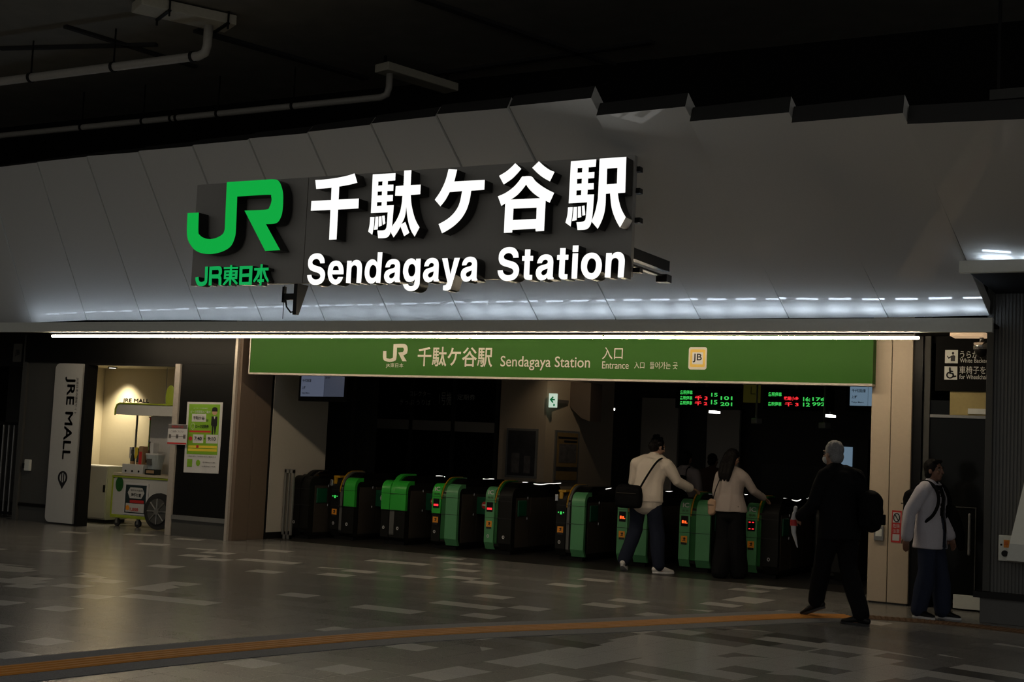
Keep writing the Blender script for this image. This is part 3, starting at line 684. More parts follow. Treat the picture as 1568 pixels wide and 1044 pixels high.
# ticket machine wall with glazed fronts and signs
tw = 22.5
xa, xb = at(568, 650, tw).x, at(762, 650, tw).x
S_('wall_ticket', xa, xb, tw, tw+.2, 0, 3.2, 'black')
S_('trim_17', xa, xb, tw-.04, tw, at(640, 658, tw).z, at(640, 643, tw).z, 'white_wall')
for k in range(4):
    q = xa+(xb-xa)*k/3; S_('trim_18', q-.04, q+.04, tw-.05, tw, 0, 3.1, 'dark_wall')
for s, x0, y0, x1, y1 in (('コレクター', 627, 599, 660, 606), ('きっぷ うりば', 612, 612, 660, 619), ('1号機', 672, 600, 692, 620), ('定期券', 700, 604, 728, 612)):
    a = at(x0, y1, tw-.06); b = at(x1, y0, tw-.06)
    o = text('ticket_lettering', s, (a.x, tw-.06, a.z), b.x-a.x, b.z-a.z, 'fascia')
    tag(o, {'コレクター': 'dim upper line of lettering on the dark ticket wall, left of the large numeral', 'きっぷ うりば': 'dim lower line of lettering on the dark ticket wall, left of the large numeral', '1号機': 'dim large numeral one with characters on the dark ticket wall', '定期券': 'dim lettering on the dark ticket wall right of the large numeral'}[s], 'lettering')
# kiosk block with two framed posters
kx0, kx1 = at(763, 690, 21.6).x, at(834, 690, 21.6).x; kx2 = at(890, 690, 22.6).x
bm = bmesh.new(); prism(bm, [[V((kx0, 21.6, 0)), V((kx1, 21.6, 0)), V((kx2, 22.5, 0)), V((kx2, 24, 0)), V((kx0, 24, 0))]], (0, 0, 3.2)); bmesh.ops.recalc_face_normals(bm, faces=bm.faces)
struct(obj('wall_kiosk', bm, 'pillar'))
def wposter(name, P, label, inner, deco):
    """framed poster on a wall: P lower left, lower right, upper left."""
    a, b, c = P; ux = (b-a).normalized(); uy = V((0, 0, 1)); n = ux.cross(uy); w = (b-a).length; h = c.z-a.z
    ang = math.atan2(ux.y, ux.x)
    t = thing(name, label, 'poster', a+n*.02, ang)
    bm = bmesh.new(); bx(bm, 0, w, -.015, .03, 0, h); obj('frame', bm, 'steel', t)
    bm = bmesh.new(); bx(bm, .04, w-.04, -.02, -.015, .04, h-.04); obj('print', bm, inner, t)
    for (x0, x1, z0, z1, m) in deco:
        bm = bmesh.new(); bx(bm, w*x0, w*x1, -.024, -.02, h*z0, h*z1); obj('picture', bm, m, t)
    return t
mk('poster_tan', (.30, .20, .08), .5, nz=.3, ns=8); mk('poster_dark', (.05, .05, .055), .3, nz=.6, ns=6); mk('photo_grey', (.14, .13, .13), .4, nz=.7, ns=12)
def kp(px, py): 
    d = ray(px, py); A = V((kx1, 21.6, 0)); e = V((kx2-kx1, .9, 0)); nn = V((e.y, -e.x, 0)); return CAM+d*((A-CAM).dot(nn)/d.dot(nn))
wposter('framed_poster', [V((at(774, 730, 21.6).x, 21.6, at(774, 730, 21.6).z)), V((at(822, 730, 21.6).x, 21.6, at(774, 730, 21.6).z)), V((0, 0, at(774, 655, 21.6).z))], 'dark framed poster on the grey side of the kiosk block', 'poster_dark', [(.2, .45, .1, .5, 'photo_grey'), (.6, .8, .1, .45, 'photo_grey')])
a, b, c = kp(846, 738), kp(882, 741), kp(846, 658)
b.z = a.z; wposter('framed_poster', [a, b, c], 'tan framed poster with a picture on the kiosk face under the exit sign', 'poster_tan', [(.15, .88, .38, .74, 'photo_grey'), (.1, .9, .84, .88, 'ink'), (.35, .9, .77, .81, 'ink'), (.05, .95, .22, .30, 'poster_dark')])
# curved brown canopy piece beside the kiosk
bm = bmesh.new()
prism(bm, [[at(845, 584, 22.2), at(905, 586, 22.2), at(903, 645, 22.2), at(890, 640, 22.2), at(872, 622, 22.2), at(856, 600, 22.2)]], (0, .5, 0)); struct(obj('trim_19', bm, 'brown'))
# exit sign
p = at(846, 613, 21.5)
t = thing('exit_sign', 'small lit exit sign with a green arrow on the kiosk corner', 'sign', (p.x, 21.5, p.z))
bm = bmesh.new(); bx(bm, -.03, .03, .05, .6, -.03, .03); obj('mount', bm, 'steel', t)
w_ = .075; h_ = .125
bm = bmesh.new(); bx(bm, -w_, w_, 0, .05, -h_, h_); obj('lightbox', bm, 'exit_sign', t)
bm = bmesh.new(); prism(bm, [[V((x*.001, -.002, z*.001)) for x, z in ((-55, 15), (0, 75), (25, 60), (-5, 28), (50, 28), (50, 2), (-5, 2), (25, -32), (0, -47))]], (0, .001, 0)); obj('arrow', bm, 'exit_green', t)
bm = bmesh.new(); bx(bm, .02, .05, -.002, -.001, -.1, -.06); obj('pictogram', bm, 'exit_green', t)
# warm lamp over the lit kiosk face
q = kp(872, 600); t = thing('kiosk_lamp', 'small warm lamp on the concourse ceiling in front of the kiosk posters', 'lamp', (q.x+.75, q.y-1.3, 3.25))
bm = bmesh.new(); ringtube(bm, [(0, 0, -.06), (0, 0, 0)], .06, 14, caps=False); obj('housing', bm, 'black', t)
bm = bmesh.new(); cyl(bm, (0, 0, -.062), (0, 0, 1), .045, .004); obj('bulb', bm, 'warm_bulb', t)
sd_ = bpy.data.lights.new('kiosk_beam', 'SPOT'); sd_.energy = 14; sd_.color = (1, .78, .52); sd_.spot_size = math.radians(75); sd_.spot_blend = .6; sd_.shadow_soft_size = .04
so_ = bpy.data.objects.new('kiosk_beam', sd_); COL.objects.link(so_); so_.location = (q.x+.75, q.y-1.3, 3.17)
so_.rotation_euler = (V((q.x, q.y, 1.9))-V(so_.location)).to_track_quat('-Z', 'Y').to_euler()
# departure boards
def board(x0, y0, x1, y1, Y, label, rows):
    a = at(x0, y1, Y); b = at(x1, y0, Y)
    t = thing('departure_board', label, 'departure board', (a.x, Y, a.z)); w, h = b.x-a.x, b.z-a.z
    bm = bmesh.new(); bx(bm, -.08, w+.08, 0, .25, -.05, h+.06); obj('housing', bm, 'matte_black', t)
    bm = bmesh.new(); bx(bm, w*.45, w*.5, .08, .16, h+.06, 3.25-a.z); obj('hanger', bm, 'brown', t)
    for s, u0, u1, v0, v1, m in rows: text('lettering', s, (w*u0, -.004, h*v0), w*(u1-u0), h*(v1-v0), m, t, off=.02)
    return t
R1 = [('各駅停車', 0, .24, .72, 1, 'led_green'), ('各駅停車', 0, .24, .36, .62, 'led_green'), ('各駅停車', 0, .24, .02, .28, 'led_green'), ('千 3', .29, .53, .36, .66, 'led_red'), ('千 2', .29, .53, .02, .28, 'led_red'), ('15', .60, .72, .62, .86, 'led_green'), ('15', .60, .72, .1, .4, 'led_green'), ('101', .78, 1, .42, .66, 'led_green'), ('201', .78, 1, .02, .26, 'led_green')]
R2 = [('各駅停車', 0, .24, .70, 1, 'led_green'), ('各駅停車', 0, .24, .04, .32, 'led_green'), ('武蔵小金', .28, .54, .46, .72, 'led_red'), ('千 3', .30, .54, .04, .32, 'led_red'), ('16:', .62, .74, .42, .70, 'led_green'), ('12', .62, .74, .06, .32, 'led_green'), ('176', .78, 1, .46, .70, 'led_green'), ('992', .78, 1, .12, .36, 'led_green')]
board(1041, 599, 1122, 620, 21, 'overhead departure board with three green rows, left of the dark square clock sign', R1)
board(1176, 602, 1264, 622, 21, 'overhead departure board with two green rows, right of the dark square clock sign', R2)
p = at(1150, 603, 21.1)
t = thing('square_clock', 'dim olive square clock sign between the two departure boards', 'clock', (p.x, 21.1, p.z))
mk('olive', (.06, .055, .01), .5, emis=(.10, .09, .01), es=.12, nz=0)
bm = bmesh.new(); bx(bm, -.13, .13, 0, .1, -.14, .16); obj('face', bm, 'olive', t)
bm = bmesh.new(); bx(bm, -.006, .006, -.004, 0, 0, .12); bx(bm, 0, .08, -.004, 0, -.005, .006); obj('hands', bm, 'ink', t)
bm = bmesh.new(); bx(bm, -.02, .02, .03, .06, .16, 3.25-p.z); obj('hanger', bm, 'black', t)
# monitors
def monitor(P, Y, label, tilt, lines, m1, m2):
    a = at(*P[0], Y); b = at(*P[1], Y); w = b.x-a.x; h = a.z-b.z
    t = thing('information_monitor', label, 'monitor', (a.x, Y, b.z)); t.rotation_euler = (0, 0, tilt)
    bm = bmesh.new(); bx(bm, -.06, w+.06, .004, .10, -.07, h+.05, .01); obj('bezel', bm, 'matte_black', t)
    bm = bmesh.new(); bx(bm, 0, w*.54, 0, .005, 0, h); obj('screen', bm, m1, t)
    bm = bmesh.new(); bx(bm, w*.55, w, 0, .005, 0, h); obj('screen', bm, m2, t)
    bm = bmesh.new(); bx(bm, w*.45, w*.55, .05, .09, h+.05, 3.25-b.z); obj('hanger', bm, 'black', t)
    for s, u, z, hh in lines: text('lettering', s, (w*u, -.002, h*z), None, h*hh, 'ink', t, off=.02)
monitor([(462, 574), (543, 609)], 16.3, 'wide information monitor hung behind the left end of the green sign', math.radians(-14), [('千代田線', .03, .66, .16), ('上野', .03, .34, .13), ('Tokyo Metro', .03, .10, .10), ('運行情報', .57, .82, .09)], 'screen_pale', 'screen_dim')
monitor([(1302, 588), (1352, 622)], 17.6, 'bright information monitor partly behind the right pier', 0, [('千代田線', .05, .62, .16), ('上野', .05, .34, .13), ('Tokyo Metro', .05, .10, .10)], 'screen', 'screen')
# small ceiling lamps deep inside, cameras
for i, (px, py) in enumerate(((928, 626), (1090, 631), (1268, 637))):
    p = at(px, py, 24)
    o = box('ceiling_lamp', p.x-.06, p.x+.06, 24, 24.3, p.z-.015, p.z+.03, 'lamp'); 
    bm = bmesh.new(); bx(bm, p.x-.01, p.x+.01, 24.1, 24.14, p.z+.03, 3.25); obj('hanger', bm, 'black', o)
    tag(o, ('small white lamp hanging deep in the concourse, left of the man in the pale sweater', 'small white lamp hanging below the left departure board', 'small white lamp hanging below the right departure board')[i], 'lamp', 'concourse lamps')
for i, (px, py) in enumerate(((1158, 645), (1262, 652))):
    p = at(px, py, 20)
    t = thing('security_camera', ('dark security camera under the ceiling, below the square clock sign', 'dark security camera hung above the grey haired man')[i], 'camera', (p.x, 20, p.z), .6)
    bm = bmesh.new(); bx(bm, -.05, .05, -.16, .12, -.04, .05, .01); obj('housing', bm, 'steel', t)
    bm = bmesh.new(); bx(bm, -.012, .012, -.012, .012, .05, 3.25-p.z); obj('mount', bm, 'steel', t)
# fare machine seen past the grey haired man
p = at(1296, 700, 22)
t = thing('ticket_machine', 'ticket machine with a small blue lit screen behind the grey haired man', 'ticket machine', (p.x, 22, 0))
bm = bmesh.new(); bx(bm, -.4, .35, 0, .6, 0, 1.95); obj('cabinet', bm, 'dark_wall', t)
bm = bmesh.new(); bx(bm, -.13, .10, -.01, 0, at(1296, 714, 22).z, at(1296, 684, 22).z); obj('screen', bm, 'screen', t)
S_('wall_bay', at(1165, 760, 22.6).x, at(1300, 760, 22.6).x, 22.6, 22.7, 0, at(1200, 712, 22.6).z, 'grey_wall')
# ------------------------------------------------------------------ ticket gates
YG = 17.12
def gate_shape(bm, x0, x1, y0, y1, zb, zt, r, mi=0, rb=.05, n=8):
    """side profile with a rounded front top, pushed across from x0 to x1."""
    P = [V((x0, y0, zb+rb))]
    P += [V((x0, y0+r-r*math.cos(math.pi/2*k/n), zt-r+r*math.sin(math.pi/2*k/n))) for k in range(n+1)]
    P += [V((x0, y1-r+r*math.sin(math.pi/2*k/n), zt-r+r*math.cos(math.pi/2*k/n))) for k in range(n+1)]
    P += [V((x0, y1, zb)), V((x0, y0+rb, zb))]
    prism(bm, [P], (x1-x0, 0, 0), mi)
def gate_arc(bm, x0, x1, y0, zb, zt, r, t, mi=0, tail=.25, n=8, rb=.10):
    """band that follows the front and rolls over the top, thickness t."""
    o = [V((x0, y0+rb*.6, zb)), V((x0, y0, zb+rb))]+[V((x0, y0+r-r*math.cos(math.pi/2*k/n), zt-r+r*math.sin(math.pi/2*k/n))) for k in range(n+1)]+[V((x0, y0+r+tail, zt))]
    r2 = max(r-t, .01)
    i = [V((x0, y0+r+tail, zt-t))]+[V((x0, y0+r-r2*math.cos(math.pi/2*k/n), zt-r+r2*math.sin(math.pi/2*k/n))) for k in range(n, -1, -1)]+[V((x0, y0+t, zb+rb)), V((x0, y0+t+rb*.5, zb))]
    prism(bm, [o+i], (x1-x0, 0, 0), mi)
GW = .44
def gate(x, label, left, right, disp, band, sticker=True, ic=False, flaps='', marker=(1, 1), reader=False, wide=False, y=YG, length=1.75, streak=None):
    """left/right: None, 'bright', 'pale' face strip; disp: None/'red'/'amber'/'green'; flaps: mark on closed flaps 'r' red bar, 'w' white disc, 'o' open."""
    t = thing('ticket_gate', label, 'ticket gate', (x, y, 0), 0, 'ticket gates in a row')
    def ob(n, f, m, sm=False, par=t): bm = bmesh.new(); f(bm); bmesh.ops.recalc_face_normals(bm, faces=bm.faces); return obj(n, bm, m, par, sm)
    ob('body', lambda b: gate_shape(b, .02, GW-.02, .03, length, .06, .93, .14), 'gate_black')
    ob('base', lambda b: bx(b, .04, GW-.04, .08, length-.03, 0, .07), 'matte_black')
    ob('side_panel', lambda b: (bx(b, GW-.02, GW-.012, .16, .60, .10, .82, 0), bx(b, GW-.02, GW-.012, .61, 1.15, .10, .82, 0), bx(b, GW-.02, GW-.012, 1.16, length-.1, .10, .82)), 'gate_panel')
    ob('top_cover', lambda b: gate_shape(b, .185, GW-.025, .05, length-.05, .60, 1.045, .32), 'gate_top')
    ob('top_cover', lambda b: gate_shape(b, .03, .155, .16, length-.05, .80, .985, .10), 'gate_top')
    ob('arch_band', lambda b: gate_arc(b, .155, .235 if band != 'gate_amber' else .20, .02, .06, 1.06, .33, .03), 'gate_dark_green' if band == 'gate_amber' and left == 'pale' else ('gate_side' if band in ('gate_amber', 'gate_green') else band))
    if band == 'gate_green': ob('arch_cap', lambda b: gate_arc(b, .152, .238, .012, .52, 1.066, .33, .036, rb=.005), 'gate_green')
    if band not in ('gate_black', 'gate_green'): ob('arch_edge', lambda b: gate_arc(b, .150, .168, .012, .80, 1.068, .33, .035, rb=.005), 'gate_amber' if band != 'gate_green' else 'gate_green')
    if streak:  # glowing tube imitating a reflection along the glossy cover
        G = smooth3([V((GW-.06+dx, yy, 1.047+dz)) for dx, yy, dz in streak]); ob('painted_reflection', lambda b: ringtube(b, G, [(.012, .006)]*len(G), 8), 'streak')
    for side, (a, c) in ((left, (0, .15)), (right, (.24, GW))):
        if side == 'bright':
            ob('front_strip', lambda b: gate_arc(b, a, c, 0, .52, .965, .15, .06, tail=.08, rb=.01), 'gate_green')
            ob('front_strip', lambda b: gate_shape(b, a+.005, c-.005, .01, .12, .06, .52, .02), 'gate_black')
        elif side == 'pale': ob('front_strip', lambda b: gate_arc(b, a, c, 0, .06, .965, .15, .06, tail=.08), 'gate_pale')
        else: ob('front_strip', lambda b: gate_arc(b, a, c, 0, .06, .965, .15, .05, tail=.08), 'gate_black')
    for q in (.765, .515): ob('seam', lambda b: bx(b, -.002, GW+.002, -.003, .05, q, q+.006), 'ink')
    if disp:
        d = ob('display', lambda b: bx(b, .025, .125, -.006, .01, .60, .74), 'gloss_black')
        if disp == 'red': ob('arrow_light', lambda b: bx(b, .035, .115, -.009, -.006, .63, .66), 'led_red', par=d)
        elif disp == 'amber': ob('arrow_light', lambda b: (bx(b, .04, .065, -.009, -.006, .64, .68), bx(b, .075, .10, -.009, -.006, .64, .675), bx(b, .105, .118, -.009, -.006, .64, .65)), 'led_amber', par=d)
        elif disp == 'dots': ob('arrow_light', lambda b: [bx(b, q, q+.025, -.009, -.006, w, w+.012) for q in (.04, .085) for w in (.625, .71)], 'led_red', par=d)
        elif disp == 'green': ob('arrow_light', lambda b: (bx(b, .065, .09, -.009, -.006, .64, .68), bx(b, .03, .045, -.009, -.006, .66, .675), bx(b, .11, .125, -.009, -.006, .66, .675)), 'led_green', par=d)
    if sticker:
        s = ob('caution_sticker', lambda b: bx(b, .03, .12, -.005, .0, .38, .47), 'orange')
        ob('pictogram', lambda b: (prism(b, [[V((.05, -.007, .40)), V((.075, -.007, .425)), V((.055, -.007, .445)), V((.09, -.007, .455)), V((.10, -.007, .43)), V((.085, -.007, .425)), V((.10, -.007, .40)), V((.078, -.007, .41))]], (0, .002, 0)), bx(b, .035, .115, -.007, -.005, .355, .385)), 'ink', par=s)
    for k, q in enumerate((.065, .32)):
        if marker[k]:
            P = [V((q+.02*math.cos(math.pi/3*j), -.004, .25+.026*math.sin(math.pi/3*j))) for j in range(6)]
            Q = [V((q+.011*math.cos(math.pi/3*j), -.004, .25+.016*math.sin(math.pi/3*j))) for j in range(6)]
            ob('lane_marker', lambda b: prism(b, [P, Q], (0, .003, 0)), 'paper')
    if ic:
        text('lettering', 'IC', (.045, -.004, .855), .09, .06, 'paper', t, off=.02)
        text('lettering', '専用', (.035, -.004, .79), .09, .035, 'gate_panel', t)
    if reader:
        ob('card_reader', lambda b: (bx(b, .01, .13, .02, .30, .95, .985, .01), bx(b, .04, .09, .0, .03, .86, .95)), 'gate_amber')
        ob('reader_edge', lambda b: bx(b, -.02, .03, -.03, .04, .82, .92, .01), 'chrome')
    if 'o' in flaps: ob('flap', lambda b: bx(b, GW-.02, GW+.005, .20, .46, .55, .78, .01), 'flap')
    if 'R' in flaps or 'W' in flaps:
        f = ob('flap', lambda b: bx(b, GW-.02, GW+.20, .60, .64, .52, .78, .01), 'flap')
        ob('no_entry_mark', lambda b: (cyl(b, (GW+.13, .597, .66), (0, 1, 0), .055, .004)), 'red' if 'R' in flaps else 'paper', par=f)
        if 'R' in flaps: ob('no_entry_bar', lambda b: bx(b, GW+.09, GW+.17, .590, .596, .65, .672), 'paper', par=f)
    if 'r' in flaps or 'w' in flaps:
        f = ob('flap', lambda b: bx(b, -.20, .02, .60, .64, .52, .78, .01), 'flap')
        ob('no_entry_mark', lambda b: (cyl(b, (-.13, .597, .66), (0, 1, 0), .055, .004)), 'red' if 'r' in flaps else 'paper', par=f)
        if 'r' in flaps: ob('no_entry_bar', lambda b: bx(b, -.17, -.09, .590, .596, .65, .672), 'paper', par=f)
    for q in (.50, .80):
        ob('hinge', lambda b: ringtube(b, [(GW-.008, .50, q), (GW-.008, .50, q+.03)], .006, 8), 'chrome')
    return t
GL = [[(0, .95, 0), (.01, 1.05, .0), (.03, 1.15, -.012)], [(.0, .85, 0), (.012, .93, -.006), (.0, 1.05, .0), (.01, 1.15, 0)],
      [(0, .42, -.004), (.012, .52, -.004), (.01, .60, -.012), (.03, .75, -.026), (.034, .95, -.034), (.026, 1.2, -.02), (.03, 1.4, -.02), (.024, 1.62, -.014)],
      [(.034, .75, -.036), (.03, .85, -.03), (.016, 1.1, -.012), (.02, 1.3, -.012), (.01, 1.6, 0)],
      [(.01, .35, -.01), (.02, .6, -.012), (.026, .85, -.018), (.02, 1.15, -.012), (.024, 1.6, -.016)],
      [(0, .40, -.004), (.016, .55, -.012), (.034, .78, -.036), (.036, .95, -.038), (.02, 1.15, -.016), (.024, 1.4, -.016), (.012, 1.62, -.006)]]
gx = [at(p, 780, YG).x for p in (452, 506, 583, 661, 743, 852, 946, 1041, 1143, 1250)]
GW = .33
gate(XW+.03, 'all black ticket gate nearest the pale side wall', None, None, None, 'gate_black', False, flaps='o', marker=(1, 0), y=16.7, length=1.5)
GW = .44
gate(gx[1], 'ticket gate with gold card reader and one bright green half cap beside the black gate', None, 'bright', 'green', 'gate_amber', reader=True, flaps='W')
gate(gx[2], 'ticket gate with two bright green half caps and no orange sticker', 'bright', 'bright', None, 'gate_green', False, flaps='wR', streak=GL[0])
gate(gx[3], 'ticket gate with a bright green left cap and a pale green full right strip', 'bright', 'pale', 'red', 'gate_dark_green', ic=True, flaps='rR', marker=(1, 0), streak=GL[1])
gate(gx[4], 'ticket gate with pale green left strip beside the wide black walled lane', 'pale', None, 'red', 'gate_amber', ic=True, flaps='ro', streak=GL[2])
gate(gx[5], 'ticket gate with black left front and gold reader, right of the wide lane', None, 'pale', 'green', 'gate_amber', reader=True, flaps='o', marker=(1, 0), streak=GL[3])
gate(gx[6], 'pale green ticket gate partly hidden by the man in the pale sweater', 'pale', 'pale', 'amber', 'gate_dark_green', ic=True, marker=(0, 0), flaps='o', streak=GL[4])
gate(gx[7], 'pale green ticket gate between the man in the sweater and the woman in grey', 'pale', 'pale', 'amber', 'gate_dark_green', ic=True, marker=(0, 0), flaps='o', streak=GL[4])
gate(gx[8], 'ticket gate with pale green left strip, just right of the woman in grey', 'pale', None, 'dots', 'gate_amber', ic=True, flaps='o', marker=(0, 1), streak=GL[5])
gate(gx[9], 'black ticket gate mostly hidden by the man in the black suit', None, None, None, 'gate_black', marker=(1, 0))
# slotted barrier between the wall and the first gate
p = flo(455, 822)
t = thing('slotted_barrier', 'grey slotted barrier panel between the pale side wall and the first gate', 'barrier', (XW+.02, 16.5, 0))
bm = bmesh.new()
for a, b in ((0, .03), (.08, .10), (.15, .18)): bx(bm, a, b, 0, .03, 0, 1.05)
bx(bm, 0, .18, 0, .03, 1.0, 1.06); bx(bm, 0, .18, 0, .03, .0, .06); obj('panel', bm, 'steel', t)
# ------------------------------------------------------------------ alcove: cupboard, cart and goods
a = at(118, 720, 16.3); b = at(165, 718, 16.3)
t = thing('low_cupboard', 'low white cupboard in the alcove, left of the vending cart', 'cupboard', ((a.x+b.x)/2, 16.3, 0))
hw_ = (b.x-a.x)/2
bm = bmesh.new(); bx(bm, -hw_-.12, hw_, .02, .5, .05, .93); obj('carcass', bm, 'white_paint', t)
bm = bmesh.new(); bx(bm, -hw_-.10, hw_-.01, 0, .02, .07, .92, .004); d = obj('door', bm, 'white_paint', t)
bm = bmesh.new(); bx(bm, hw_-.06, hw_-.03, -.02, 0, .50, .62); obj('handle', bm, 'black', d)
bm = bmesh.new(); bx(bm, -hw_-.08, hw_-.02, .04, .48, 0, .05); obj('plinth', bm, 'black', t)
YCt = 16.0
cl, cr = at(171, 770, YCt).x, at(256, 770, YCt).x+.45
cart = thing('vending_cart', 'cream promotional cart with lime trim, canopy and spoked wheel in the lit alcove', 'cart', (cl, YCt, 0))
cw = cr-cl
zb_ = at(200, 792, YCt).z; ztp = at(200, 732, YCt).z
def cob(n, f, m, sm=False, par=cart): bm = bmesh.new(); f(bm); bmesh.ops.recalc_face_normals(bm, faces=bm.faces); return obj(n, bm, m, par, sm)
cob('body', lambda b: prism(b, [rrect(0, cw, zb_, ztp, .06, 0)], (0, .55, 0)), 'white_paint')
cob('trim', lambda b: (bx(b, -.015, cw+.01, -.02, .57, ztp, ztp+.035, .008), bx(b, -.01, cw, -.015, .56, zb_-.02, zb_+.03, .008)), 'lime')
cob('trim', lambda b: bx(b, -.012, .012, -.012, .56, zb_, ztp), 'lime')
cob('counter', lambda b: bx(b, .02, cw-.02, -.03, .55, ztp+.035, ztp+.075), 'cream')
wx, wz = at(243, 782, YCt).x-cl, .29
w = cob('wheel', lambda b: bmesh.ops.create_cone(b, cap_ends=True, segments=32, radius1=.285, radius2=.285, depth=.05, matrix=Matrix.Translation((wx+.05, -.05, wz)) @ Matrix.Rotation(math.pi/2, 4, 'X')), 'rubber')
cob('rim', lambda b: (bmesh.ops.create_cone(b, cap_ends=True, segments=32, radius1=.20, radius2=.20, depth=.02, matrix=Matrix.Translation((wx+.05, -.085, wz)) @ Matrix.Rotation(math.pi/2, 4, 'X'))), 'grey_wall', par=w)
cob('spokes', lambda b: [ringtube(b, [(wx+.05, -.10, wz), (wx+.05+.19*math.cos(k*math.pi/4), -.10, wz+.19*math.sin(k*math.pi/4))], .012, 6) for k in range(8)]+[cyl(b, (wx+.05, -.10, wz), (0, 1, 0), .05, .03)], 'steel', par=w)
for q in (.10, .55):
    c = cob('caster', lambda b: cyl(b, (q, .05, .06), (0, 1, 0), .06, .035), 'rubber')
    cob('caster_fork', lambda b: (bx(b, q-.02, q+.02, .025, .032, .05, zb_), bx(b, q-.02, q+.02, .068, .075, .05, zb_)), 'steel', par=c)
bd = at(182, 741, YCt)
cob('badge', lambda b: (bmesh.ops.create_circle(b, cap_ends=True, segments=24, radius=1, matrix=Matrix.Translation((bd.x-cl+.02, -.006, bd.z)) @ Matrix.Rotation(math.pi/2, 4, 'X') @ Matrix.Diagonal((.085, .12, 1, 1)))), 'gate_dark_green')
a = at(189, 787, YCt); b_ = at(229, 741, YCt); px0, pz0, pw, ph = a.x-cl, a.z, b_.x-a.x, b_.z-a.z
f = cob('poster_frame', lambda b: bx(b, px0, px0+pw, -.02, 0, pz0, pz0+ph, .005), 'paper')
def pq(n, u0, u1, v0, v1, m, par=f, l=.0): return cob(n, lambda b: bx(b, px0+pw*u0, px0+pw*u1, -.024-l, -.02, pz0+ph*v0, pz0+ph*v1), m, par=par)
mk('poster_night', (.02, .035, .04), .3, nz=.6, ns=20)
pq('print', .07, .93, .06, .94, 'poster_night')
cob('title_plate', lambda b: prism(b, [[V((px0+pw*u, -.028, pz0+ph*v)) for u, v in ((.17, .70), (.27, .52), (.75, .52), (.86, .70), (.76, .86), (.27, .86))]], (0, .003, 0)), 'white_paint', par=f)
text('lettering', '津軽個室', (px0+pw*.32, -.03, pz0+ph*.57), pw*.42, ph*.12, 'ink', f, off=.02)
text('lettering', '東日本物産展', (px0+pw*.30, -.03, pz0+ph*.75), pw*.5, ph*.05, 'ink', f)
pq('red_band', .28, .86, .38, .47, 'red', l=.004); pq('price_panel', .12, .88, .09, .36, 'white_paint', l=.003)
text('lettering', '1,000', (px0+pw*.32, -.032, pz0+ph*.11), pw*.34, ph*.12, 'red', f, off=.02)
cob('coupon_mark', lambda b: bmesh.ops.create_circle(b, cap_ends=True, segments=16, radius=pw*.08, matrix=Matrix.Translation((px0+pw*.21, -.033, pz0+ph*.22)) @ Matrix.Rotation(math.pi/2, 4, 'X')), 'orange', par=f)
pz = at(200, 620, YCt).z; pzb = at(200, 635, YCt).z
cx0 = at(181, 625, YCt).x-cl
cob('canopy', lambda b: prism(b, [[V((cx0, -.05, pzb)), V((cw, -.05, pzb)), V((cw, -.05, pz+.02))]+[V((cx0+.09-.09*math.sin(q), -.05, pz-.07+.09*math.cos(q))) for q in [math.pi/2*k/6 for k in range(7)]]], (0, .62, 0)), 'white_paint')
cob('canopy_trim', lambda b: ringtube(b, [(cx0, -.06, pzb), (cx0, -.06, pz-.07), (cx0+.03, -.06, pz+.0), (cx0+.09, -.06, pz+.02), (cw, -.06, pz+.02)], .014, 8), 'lime')
for q in (cx0+.03, cw-.05):
    cob('post', lambda b: bx(b, q-.012, q+.012, .40, .425, ztp+.07, pzb), 'steel')
cob('back_screen', lambda b: bx(b, cx0+.25, cw-.1, .5, .52, ztp+.07, pzb), 'plastic_clear')
l0, l1 = at(191, 617, YCt).x-cl, at(231, 617, YCt).x-cl
text('lettering', 'JRE MALL', (l0, -.04, pz+.025), l1-l0, .075, 'ink', cart, bold=.006)
cob('leaf_crest', lambda b: ell(b, (at(262, 611, YCt).x-cl, -.02, at(262, 609, YCt).z), (.10, .02, .20)), 'lime')
t0_ = ztp+.075
# goods on the cart counter: each a thing
mk('bottle_dark', (.02, .025, .02), .15, nz=0); mk('bottle_brown', (.06, .025, .01), .15, nz=0); mk('craft', (.35, .22, .12), .7); mk('bag_pale', (.40, .45, .47), .5); mk('banner', (.10, .20, .05), .6, nz=.8, ns=9)
def bottle(px, m, label, h=.30, r=.035):
    x = at(px, 700, YCt+.2).x
    t = thing('bottle', label, 'bottle', (x, YCt+.2, t0_), 0, 'bottles on the cart counter')
    bm = bmesh.new(); ringtube(bm, [(0, 0, 0), (0, 0, h*.55), (0, 0, h*.68), (0, 0, h*.76), (0, 0, h*.95)], [r, r, r*.7, r*.38, r*.36], 14, caps=False); obj('glass_body', bm, m, t, True)
    bm = bmesh.new(); ringtube(bm, [(0, 0, h*.95), (0, 0, h)], r*.42, 12, caps=False); obj('cap', bm, 'black', t)
    bm = bmesh.new(); ringtube(bm, [(0, 0, h*.15), (0, 0, h*.45)], r*1.03, 14, caps=False); obj('paper_label', bm, 'craft', t)
bottle(203, 'bottle_dark', 'dark bottle nearest the left end of the cart counter', .42)
bottle(212, 'bottle_dark', 'dark bottle second from the left on the cart counter', .40)
bottle(223, 'bottle_brown', 'brown bottle between the carton and the pale bucket', .40)
bottle(228, 'bottle_brown', 'bottle with red cap area behind the pale bucket', .52, .03)
def goods(name, px0, px1, py, dy, h, m, label, cat, lab=None):
    x0, x1 = at(px0, py, YCt+dy).x, at(px1, py, YCt+dy).x
    t = thing(name, label, cat, ((x0+x1)/2, YCt+dy, t0_)); w = (x1-x0)/2
    bm = bmesh.new(); bx(bm, -w, w, -.06, .06, 0, h, .006); obj('body', bm, m, t)
    if lab: bm = bmesh.new(); bx(bm, -w*.7, w*.7, -.063, -.06, h*.3, h*.8); obj('paper_label', bm, lab, t)
    return t
